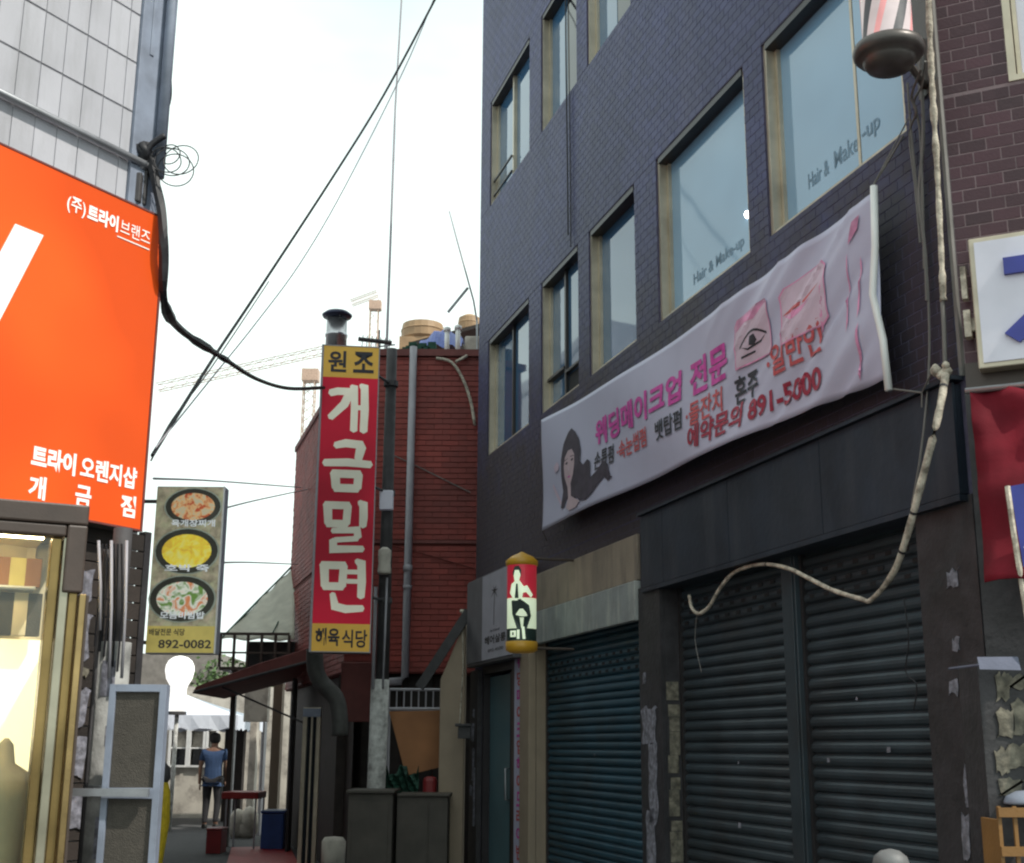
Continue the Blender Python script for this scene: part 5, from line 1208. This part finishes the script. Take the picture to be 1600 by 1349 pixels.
# far end of the alley
FW = Thing('far_wall', 'stained white plaster wall with a row of small windows closing the alley', 'wall', WORLD, at_y(262,1280,28.5).x, 28.5, 0)
xa_, xb_ = at_y(150,1200,28.5).x, at_y(470,1200,28.5).x
z0w, z1w = at_y(300,1196,28.5).z, at_y(300,1142,28.5).z
ops = [(at_y(u0,1160,28.5).x, at_y(u1,1160,28.5).x, z0w+.0, z1w) for u0, u1 in ((268,292),(299,318),(326,338))]
w = MB()
for a, b_, c_, d_ in carve(xa_, xb_, 0, 2.75, ops): w.box(a, b_, 28.5, 28.7, c_, d_)
FW.part('wall', w, M['plaster'])
for i, (a, b_, c_, d_) in enumerate(ops):
    w = MB(); w.box(a-.05,a,28.44,28.6,c_-.04,d_+.04); w.box(b_,b_+.05,28.44,28.6,c_-.04,d_+.04); w.box(a,b_,28.45,28.6,d_,d_+.04); w.box(a,b_,28.42,28.6,c_-.04,c_); w.box(a,b_,28.5,28.56,c_+(d_-c_)*.48,c_+(d_-c_)*.52)
    fr1 = FW.part('window', w, M['white']); w = MB(); w.box(a,b_,28.61,28.62,c_,c_+(d_-c_)*.5); FW.part('pane', w, M['darkglass'], fr1); w = MB(); w.box(a,b_,28.60,28.61,c_+(d_-c_)*.5,d_); FW.part('blind', w, M['plaster'], fr1)
boxpx('grey_block_building', 'grey cement block building rising behind the far wall', 'building', 120, 1022, 346, 1100, 33, 4, 'greyblock', 0, .0)
boxpx('pale_house', 'low pale house behind the far wall beside the tree', 'house', 330, 1090, 400, 1120, 31, 2, 'plaster', 0, .0)
TR_ = Thing('green_tree', 'bit of green tree showing under the rust red awning', 'tree', WORLD, at_y(362,1080,32).x, 32.0, 0)
w = MB(); q = at_y(362,1082,32); w.tube([(q.x,32.5,0),(q.x+.05,32.5,1.4),(q.x-.1,32.5,q.z-.2)], [.12,.09,.05], 8)
for a in range(6): w.tube([(q.x,32.5,1.5+a*.15),(q.x+.7*math.cos(a*1.1),32.5+.5*math.sin(a*1.1),q.z+.1)], [.04,.015], 5)
TR_.part('trunk', w, M['darkwood']); w = MB(); r_ = random.Random(11)
for i in range(2200):
    v = Vector((r_.gauss(0,.55), r_.gauss(0,.45), r_.gauss(0,.32))); c_ = Vector((q.x,32.5,q.z+.1))+v; e1 = Vector((r_.uniform(-1,1),r_.uniform(-1,1),r_.uniform(-1,1))).normalized()*.07; e2 = e1.cross(Vector((r_.uniform(-1,1),r_.uniform(-1,1),r_.uniform(-1,1)))).normalized()*.04
    w.add([c_-e1, c_+e2, c_+e1, c_-e2], [(0,1,2,3)])
TR_.part('crown', w, M['leaf'], kind='stuff')
# tent
TN = Thing('canopy_tent', 'white pop up canopy tent at the end of the alley above the man', 'tent', WORLD, at_y(270,1200,26.2).x, 26.2, 0)
xc_ = at_y(285,1100,26.2).x; hw = at_y(378,1138,25.2).x-xc_; ze = at_y(300,1118,25.2).z; za2 = at_y(285,1084,26.2).z
w = MB(); nn_ = 8; vs = []
for j in range(nn_+1):
    t = j/nn_; hh_ = hw*(1-t); zz = ze+(za2-ze)*(t**1.25)
    vs += [(xc_-hh_,26.2-hh_*1.0,zz),(xc_+hh_,26.2-hh_*1.0,zz),(xc_+hh_,26.2+hh_*1.0,zz),(xc_-hh_,26.2+hh_*1.0,zz)]
w.add(vs, [(4*j+k,4*j+(k+1)%4,4*j+4+(k+1)%4,4*j+4+k) for j in range(nn_) for k in range(4)]); TN.part('roof', w, M['tent'])
zv = at_y(300,1140,25.2).z
for (x0, y0, x1, y1) in ((xc_-hw,26.2-hw,xc_+hw,26.2-hw),(xc_+hw,26.2-hw,xc_+hw,26.2+hw),(xc_-hw,26.2+hw,xc_+hw,26.2+hw),(xc_-hw,26.2-hw,xc_-hw,26.2+hw)):
    w = MB(); k = 16; vs = []
    for i in range(k+1): t = i/k; vs += [(x0+(x1-x0)*t, y0+(y1-y0)*t-.002, ze-.001), (x0+(x1-x0)*t, y0+(y1-y0)*t+.02*math.sin(i*1.9), zv-.03*math.sin(i*2.4))]
    w.add(vs, [(2*i,2*i+2,2*i+3,2*i+1) for i in range(k)]); TN.part('valance', w, M['tent'])
for sx in (-1, 1):
    for sy2 in (-1, 1): w = MB(); w.box(xc_+sx*(hw-.05)-.02, xc_+sx*(hw-.05)+.02, 26.2+sy2*(hw-.05)-.02, 26.2+sy2*(hw-.05)+.02, 0, ze); TN.part('leg', w, M['steel'])
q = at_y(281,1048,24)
GL = Thing('glare_stand_in', 'glowing white bottle shape on a post, added to stand for a glare by the tent', 'lamp', WORLD, q.x, 24, 0)  # added glowing shape standing in for a white glare of unknown source
zb3 = at_y(290,1112,24).z; w = MB(); w.lathe((q.x,24), [(.14,zb3),(.15,zb3+.1),(.145,q.z-.34),(.17,q.z-.26),(.235,q.z-.15),(.265,q.z),(.255,q.z+.09),(.21,q.z+.18),(.13,q.z+.24),(.03,q.z+.265)], 22); GL.part('glare_body', w, mat('glowing_glare_white', (.9,.9,.88), .3, emit=(1,.98,.92), estr=.7, bump=0, var=.03), smooth=True)
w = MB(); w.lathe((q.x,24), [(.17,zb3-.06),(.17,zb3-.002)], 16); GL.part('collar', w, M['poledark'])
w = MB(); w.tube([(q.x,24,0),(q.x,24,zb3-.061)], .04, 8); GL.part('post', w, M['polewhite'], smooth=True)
# right flank beyond the red building: doors, panels, pipes
for (u0, v0, u1, v1, Y, m_, nm, lab, cat) in [
    (345,1140,382,1262,27.2,'darkwood','wooden_door','tall dark wooden door right of the man under the tent edge','door'),
    (384,1128,402,1258,24.0,'plaster','plaster_pier','stained plaster pier beside the dark wooden door','pier'),
    (380,1060,420,1128,23.2,'plaster','hanging_sheet','pale sheet hanging under the rust red awning','sheet'),
    (404,1128,414,1262,23.0,'pvc','grey_pipe_post','slim grey post in the middle of the alley flank','post'),
    (418,1065,442,1262,22.2,'cream_panel','wall_panel','tall dull cream wall panel left of the dark shop front','panel'),
    (446,1060,462,1300,19.5,'sash_dark','dark_shutter_post','dark post at the corner of the alley shop front','post')]:
    boxpx(nm, lab, cat, u0, v0, u1, v1, Y, .25, m_, 0 if nm != 'hanging_sheet' else None, .01)
a = at_y(375, 1243, 20)
TB = Thing('red_table', 'small table with a red edged top and thin legs near the man', 'table', WORLD, a.x, 20, 0)
x0_t, x1_t = at_y(346,1243,20).x, at_y(403,1243,20).x; zt4 = at_y(375,1238,20).z
w = MB(); w.box(x0_t, x1_t, 20, 20.7, zt4-.10, zt4); TB.part('top', w, M['redtop'], bevel=.01)
for x_ in (x0_t+.08, x1_t-.03):
    for y_ in (20.03, 20.67): w = MB(); w.tube([(x_,y_,0),(x_,y_,zt4-.101)], .014, 6); TB.part('leg', w, M['pvc'])
def crate_x(w, a, b_, z0): w.box(a.x-.01, b_.x+.01, 19.19, 19.62, b_.z+.002, b_.z+.03)
boxpx('red_crate', 'dark red crate on the ground at the man\'s feet', 'crate', 320, 1298, 346, 1345, 19.2, .4, 'red', 0, .01, crate_x)
w = MB(); m4 = [at_z(u_, v_, .012) for u_, v_ in ((340,1395),(490,1395),(452,1322),(362,1324))]
w.add([(q_.x,q_.y,.012) for q_ in m4]+[(q_.x,q_.y,.003) for q_ in m4], [(0,1,2,3),(0,4,5,1),(1,5,6,2),(2,6,7,3),(3,7,4,0)]); single('red_mat', 'flat red mat on the ground in front of the dark shop front', 'mat', w, M['redtop'])
def coolx(w, a, b_, z0): w.box(a.x-.015, b_.x+.015, 19.985, 20.465, b_.z+.003, b_.z+.05)
boxpx('blue_cooler', 'blue plastic cooler box beside the dark shop front', 'cooler', 406, 1272, 444, 1325, 20, .45, 'bluebox', 0, .02, coolx)
for i, (u, v) in enumerate(((372,1272),(390,1268),(383,1285))):
    q = at_y(u, v, 22.5); w = MB(); w.lathe((q.x,22.5), [(.1,0),(.16,.1),(.15,max(.2,q.z-.05)),(.08,max(.28,q.z+.05)),(.02,max(.3,q.z+.08))], 10); single('plastic_bag', ['pale plastic bag under the left of the red table','pale plastic bag under the right of the red table','lowest pale plastic bag under the red table'][i], 'bag', w, M['plaster'], group='bags under the red table', smooth=True)

# ---------------------------------------------------------------- the man walking away
def person(fx, fy_, h):
    k = h/1.72
    J = dict(pel=(0,0,.93), sp=(0,-.01,1.10), ch=(0,0,1.28), up=(0,.0,1.42), nk=(0,.0,1.50), hd=(0,.02,1.60), ht=(0,.02,1.70),
        ls=(-.19,0,1.41), le=(-.25,.01,1.13), lw=(-.26,.04,.88), lh=(-.26,.06,.80), rs=(.19,0,1.41), re=(.24,.0,1.14), rw=(.22,.12,.93), rh=(.21,.16,.87),
        lp=(-.10,0,.88), lk=(-.11,.05,.48), la=(-.11,-.02,.08), lt=(-.12,.14,.03), rp=(.10,0,.88), rk=(.12,-.01,.48), ra=(.11,-.10,.10), rt=(.12,.05,.03))
    Rr = dict(pel=.105, sp=.10, ch=.12, up=.10, nk=.055, hd=.088, ht=.07, ls=.062, le=.045, lw=.032, lh=.036, rs=.062, re=.045, rw=.032, rh=.036, lp=.10, lk=.065, la=.045, lt=.04, rp=.10, rk=.065, ra=.045, rt=.04)
    def skinned(name, joints, edges, scale_, m_, root, parent):
        me = bpy.data.meshes.new(name); ks = list(joints)
        me.from_pydata([tuple(c*k for c in J[j]) for j in ks], [(ks.index(a), ks.index(b)) for a, b in edges], []); me.materials.append(m_)
        ob = bpy.data.objects.new(name, me); COL.objects.link(ob); ob.parent = parent
        md = ob.modifiers.new('skin', 'SKIN'); 
        for i, j in enumerate(ks):
            sv = me.skin_vertices[0].data[i]; rr = Rr[j]*k*scale_; sv.radius = (rr*(1.18 if j in ('ch','pel','sp','up') else 1), rr*(.80 if j in ('ch','pel','sp','up') else 1)); sv.use_root = (j == root)
        ss = ob.modifiers.new('sub', 'SUBSURF'); ss.levels = 2; ss.render_levels = 2
        return ob
    e = bpy.data.objects.new('person', None); COL.objects.link(e); e.location = (fx, fy_, 0)
    e['label'] = 'man in a blue short sleeved shirt and dark trousers walking away down the alley'; e['category'] = 'person'
    alle = [('pel','sp'),('sp','ch'),('ch','up'),('up','nk'),('nk','hd'),('hd','ht'),('up','ls'),('ls','le'),('le','lw'),('lw','lh'),('up','rs'),('rs','re'),('re','rw'),('rw','rh'),('pel','lp'),('lp','lk'),('lk','la'),('la','lt'),('pel','rp'),('rp','rk'),('rk','ra'),('ra','rt')]
    body = skinned('body', list(J), alle, 1.0, M['skin'], 'pel', e)
    J['lse'] = (-.235,.0,1.22); J['rse'] = (.228,0,1.22); Rr['lse'] = .056; Rr['rse'] = .056; J['hem'] = (0,0,.84); Rr['hem'] = .14; Rr['pel'] = .14; Rr['sp'] = .13; Rr['ch'] = .15; Rr['up'] = .135
    J['nb'] = (0,0,1.47); Rr['nb'] = .07
    skinned('shirt', ['hem','pel','sp','ch','up','nb','ls','lse','rs','rse'], [('hem','pel'),('pel','sp'),('sp','ch'),('ch','up'),('up','nb'),('up','ls'),('ls','lse'),('up','rs'),('rs','rse')], 1.14, M['shirt'], 'pel', e)
    J['wst'] = (0,0,.95); Rr['wst'] = .12; J['lp'] = (-.095,0,.87); J['rp'] = (.095,0,.87)
    skinned('trousers', ['wst','lp','lk','la','rp','rk','ra'], [('wst','lp'),('lp','lk'),('lk','la'),('wst','rp'),('rp','rk'),('rk','ra')], 1.16, M['trousers'], 'wst', e)
    for s_, p_ in ((-1,'la'),(1,'ra')):
        c_ = J[p_]; w = MB(); w.tube([(c_[0]*k, (c_[1]-.06)*k, .04), (c_[0]*k, (c_[1]+.05)*k, .05), (c_[0]*k+.01*s_, (c_[1]+.17)*k, .03)], [.04,.05,.035], 8)
        ob = bpy.data.objects.new('shoe', w.mesh('shoe', M['hairblack'])); COL.objects.link(ob); ob.parent = e
    w = MB(); w.lathe((0,.012), [(.07,1.565*k),(.096,1.60*k),(.103,1.66*k),(.098,1.71*k),(.07,1.75*k),(.02,1.765*k)], 16)
    ob = bpy.data.objects.new('hair', w.mesh('hair', M['hairblack'], smooth=True)); COL.objects.link(ob); ob.parent = e
    for s_ in (-1, 1):
        for f_ in range(5):
            hx = (-.26 if s_ < 0 else .21)*k; hy = (.06 if s_ < 0 else .16)*k; hz = (.80 if s_ < 0 else .87)*k
            w = MB(); L_ = (.055,.075,.08,.072,.05)[f_]; o_ = (f_-2)*.017
            if f_ == 0: pts = [(hx,hy+.02,hz),(hx-s_*.02,hy+.045,hz-.03),(hx-s_*.02,hy+.05,hz-.055)]
            else: pts = [(hx,hy+o_,hz-.015),(hx,hy+o_*1.1,hz-.03-L_*.5),(hx-s_*.015,hy+o_*1.1,hz-.03-L_)]
            w.tube(pts, [.010,.009,.007], 6); ob = bpy.data.objects.new('finger', w.mesh('finger', M['skin'], smooth=True)); COL.objects.link(ob); ob.parent = body
    return e
q = at_y(328, 1295, 25)
pr_ = person(q.x, 25, 1.70)

# ---------------------------------------------------------------- overhead cables
def cab(name, lab, pts, r, m_='cable', cat='cable'):
    w = MB(); w.tube(smoothpath([at_y(*p_) for p_ in pts], 6), r, 6); return single(name, lab, cat, w, M[m_])
cab('thick_black_cable', 'thick black cable sagging from the orange sign corner to the red and yellow sign', [(228,225,7.25),(243,285,7.25),(253,335,7.2),(256,400,7.2),(257,475,7.4),(282,515,8.3),(330,548,9.6),(352,562,10.2),(400,592,11.6),(450,607,12.8),(506,606,13.5)], [.03 if i < 22 else (.036 if i in (25,26,27,33,34,35,41,42) else .026)*(.8 if i > 38 else 1) for i in range(61)])
cab('overhead_cable', 'steep dark overhead cable crossing the sky, the thicker one', [(238,712,8.0),(330,565,10),(400,460,11),(520,277,12),(600,148,12.5),(682,-5,13),(740,-120,13.4)], .013)
cab('overhead_cable', 'thin pale overhead cable just right of the steep dark one', [(243,700,8.0),(330,592,10),(400,505,11),(470,410,12),(540,290,12.5),(640,90,13),(700,-60,13.4)], .006, 'pvc')
cab('overhead_cable', 'short steep cable fanning out beside the orange sign edge', [(236,720,8.0),(270,655,9.0),(330,575,10.5),(420,440,12.5)], .006, 'greycable')
cab('overhead_cable', 'faint level cable just above the food sign', [(240,748,9),(340,752,14),(470,762,20)], .009, 'pvc')
cab('overhead_cable', 'faint cable level with the food sign soup bowl', [(330,880,9.2),(390,879,14),(465,882,20)], .008, 'pvc')
cab('overhead_cable', 'faint cable rising right of the food sign stew bowl', [(330,800,9.2),(400,782,14),(480,765,20)], .008, 'pvc')
cab('dangling_wire', 'thin wire falling from above to the coil beside the white tiles', [(262,-20,7.3),(262,60,7.3),(268,140,7.3),(262,175,7.3),(254,212,7.3)], .0045)
CO = Thing('cable_coil', 'loose coil of thin black cable tied to the white tiled corner', 'cable coil', WORLD, at_y(270,252,7.2).x, 7.2, at_y(270,252,7.2).z)
for i, (u, v, r_) in enumerate([(283,250,.105),(268,252,.10),(258,247,.085),(272,262,.11),(262,236,.07)]):
    q = at_y(u, v, 7.2); w = MB(); w.tube([(q.x+r_*math.cos(t), 7.2+.03*math.sin(t+i)+i*.012, q.z+r_*math.sin(t)*(1.05-.07*i)) for t in [2*math.pi*j/28 for j in range(29)]], .004, 5); CO.part('loop', w, M['cable'])
w = MB(); w.tube(smoothpath([at_y(213,228,7.2), at_y(225,240,7.2), at_y(238,225,7.2), at_y(258,212,7.2)],4), .02, 7); w.tube([at_y(215,262,7.25), at_y(228,236,7.2), at_y(222,225,7.2)], .03, 7); CO.part('tape_knot', w, M['cable'], smooth=True)
w = MB(); q0, q1 = at_y(205,270,7.3), at_y(230,325,7.3); w.box(q0.x, q1.x, 7.25, 7.38, q1.z, q0.z+.02); w.box(q1.x-.14, q1.x-.02, 7.20, 7.249, q1.z, q0.z-.04)
single('junction_box', 'dark junction box behind the top corner of the orange sign', 'junction box', w, M['poledark'], bevel=.01)

# ---------------------------------------------------------------- tower cranes far off
def lattice(w, a, b_, wd, n):
    a, b_ = Vector(a), Vector(b_); d = (b_-a); up = Vector((0,1,0)); s_ = d.cross(up).normalized()*wd/2; t_ = up*wd/2
    cs = [s_+t_, s_-t_, -s_-t_, -s_+t_]; r_ = wd*.055
    for c_ in cs: w.tube([a+c_, b_+c_], r_, 4)
    for i in range(n):
        p0, p1 = a+d*i/n, a+d*(i+1)/n
        for k in range(4): w.tube([p0+cs[k], p1+cs[(k+1)%4]], r_*.6, 3)
M['cranecol'] = mat('faded_orange_crane_steel', (.50,.34,.26), .6, bump=0)
def crane(name, lab, mu, v0, v1, j0, j1, Y, wd):
    T_ = Thing(name, lab, 'crane', WORLD, at_y(mu,v0,Y).x, Y, 0)
    m0, m1 = at_y(mu,v0,Y), at_y(mu,v1,Y); w = MB(); lattice(w, (m0.x,Y,0), (m0.x,Y,m1.z), wd, 40); T_.part('mast', w, M['cranecol'])
    w = MB(); lattice(w, at_y(*j0,Y), at_y(*j1,Y), wd*.7, 16); T_.part('jib', w, M['cranecol'])
    w = MB(); c_ = at_y(mu+3,v1+4,Y); w.box(c_.x-wd*.7,c_.x+wd*.8,Y-wd*.6,Y+wd*.6,c_.z-wd*.9,c_.z+wd*.2); T_.part('cab', w, M['cranecol'])
crane('tower_crane', 'pale orange tower crane standing far off behind the flue', 583, 545, 470, (549,474), (590,459), 150, 1.0)
crane('tower_crane', 'faint tower crane with a long level jib left of the red and yellow sign', 482, 640, 578, (246,606), (520,545), 170, 1.5)

M['dullstrip'] = mat('dull_blue_strip', (.11,.12,.17), .8)
M['bollardgrey'] = mat('scuffed_grey_plastic', (.17,.175,.18), .55, var=.2, dirt=.4)
# ---------------------------------------------------------------- street bits at the lower right
q = at_y(1391, 1333, 5.0); w = MB(); w.lathe((q.x,5.0), [(.05,0),(.05,.9),(.052,q.z-.07)], 14); w.lathe((q.x,5.0), [(.062,q.z-.068),(.068,q.z-.04),(.06,q.z-.012),(.035,q.z+.008),(.005,q.z+.015)], 18)
single('bollard', 'pale grey round topped bollard just showing in front of the big shutter', 'bollard', w, M['bollardgrey'], smooth=True)
q = at_y(1582, 1262, 5.0)
CR = Thing('plastic_crate', 'ochre plastic crate stacked at the right edge below the blue bag', 'crate', WORLD, q.x, 5.1, 0)
zt5 = q.z; xl = at_y(1563,1300,5.1).x; w = MB()
w.box(xl, xl+.5, 5.1, 5.12, .9, .93)
for z_ in (.62,.69,.76,.83,.90,.97,1.04,1.11,zt5-.04):
    w = MB(); w.box(xl, xl+.5, 5.1, 5.112, z_, z_+.035); CR.part('side_bar', w, M['crate'])
w = MB()
for i in range(9): w.box(xl+i*.06, xl+i*.06+.014, 5.113, 5.125, 0, zt5)
w.box(xl, xl+.012, 5.126, 5.3, 0, zt5-.05); w.box(xl, xl+.5, 5.126, 5.14, 0, .6)
CR.part('frame', w, M['crate'])
w = MB(); w.lathe((xl+.2,5.3), [(.10,zt5+.001),(.10,zt5+.01),(.09,zt5+.03),(.05,zt5+.05),(.01,zt5+.055)], 12); single('blue_bag', 'pale blue bag lying on top of the ochre crate', 'bag', w, M['bluegrey'], smooth=True)
a = at_y(1553,1340,5.35); b_ = at_y(1640,1040,5.35)
ST = Thing('poster_pier', 'narrow dark pier covered in peeling cream posters at the right edge', 'pier', WORLD, a.x, 5.35, 0)
w = MB(); w.box(a.x, b_.x, 5.36, 5.6, 0, b_.z+.02); ST.part('shaft', w, M['pillar'])
for i, (u0, v0, u1, v1) in enumerate([(1556,1048,1578,1100),(1576,1050,1604,1082),(1558,1104,1584,1160),(1582,1090,1612,1150),(1556,1164,1576,1215),(1574,1156,1606,1205),(1560,1212,1600,1250),(1603,1160,1630,1240)]):
    p0_, p1_ = at_y(u0,v1,5.355), at_y(u1,v0,5.355); ST.part('poster_remnant', ragged(p0_.x, p1_.x, p0_.z, p1_.z, 5.357-.001*(i%3), 120+i, 6), M['scrap_y'])
w = MB(); a, b_ = at_y(1531,1046,5.2), at_y(1592,1026,5.2); w.add([(a.x,5.2,a.z),(b_.x,5.19,b_.z-.055),(b_.x,5.21,b_.z),(a.x,5.22,a.z+.05)], [(0,1,2,3)]); w.tube([(a.x+.02,5.22,a.z+.02),(a.x-.02,5.5,a.z+.02)], .006, 5)
single('pale_strip', 'short pale blue strip tied across between the pillar and the poster pier', 'strip', w, M['dullstrip'])

# white tiled block further back on the far side of the alley, mirrored in the windows
WB = Thing('rear_tiled_block', 'white block behind the orange sign building, seen only mirrored in the windows', 'building', WORLD, -9.5, 24, 0)
w = MB(); p0 = F.W(-21.5,-4.3,0); p1 = F.W(-33,-4.3,0); n = 4; fp = [(p0.x,p0.y),(p1.x,p1.y),(p1.x-7,p1.y),(p0.x-7,p0.y)]
w.add([(x,y,0) for x,y in fp]+[(x,y,9.4) for x,y in fp], [(0,1,2,3),(7,6,5,4)]+[((i+1)%n,i,n+i,n+(i+1)%n) for i in range(n)])
WB.part('wall', w, M['tile'])
w = MB(); 
for z_ in (2.6,4.9,7.2,9.1): 
    q = [F.W(-21.5,-4.29,0), F.W(-33,-4.29,0)]; w.add([(q[0].x,q[0].y,z_),(q[1].x,q[1].y,z_),(q[1].x,q[1].y,z_+.08),(q[0].x,q[0].y,z_+.08)], [(0,1,2,3)])
WB.part('string_course', w, M['grout'])
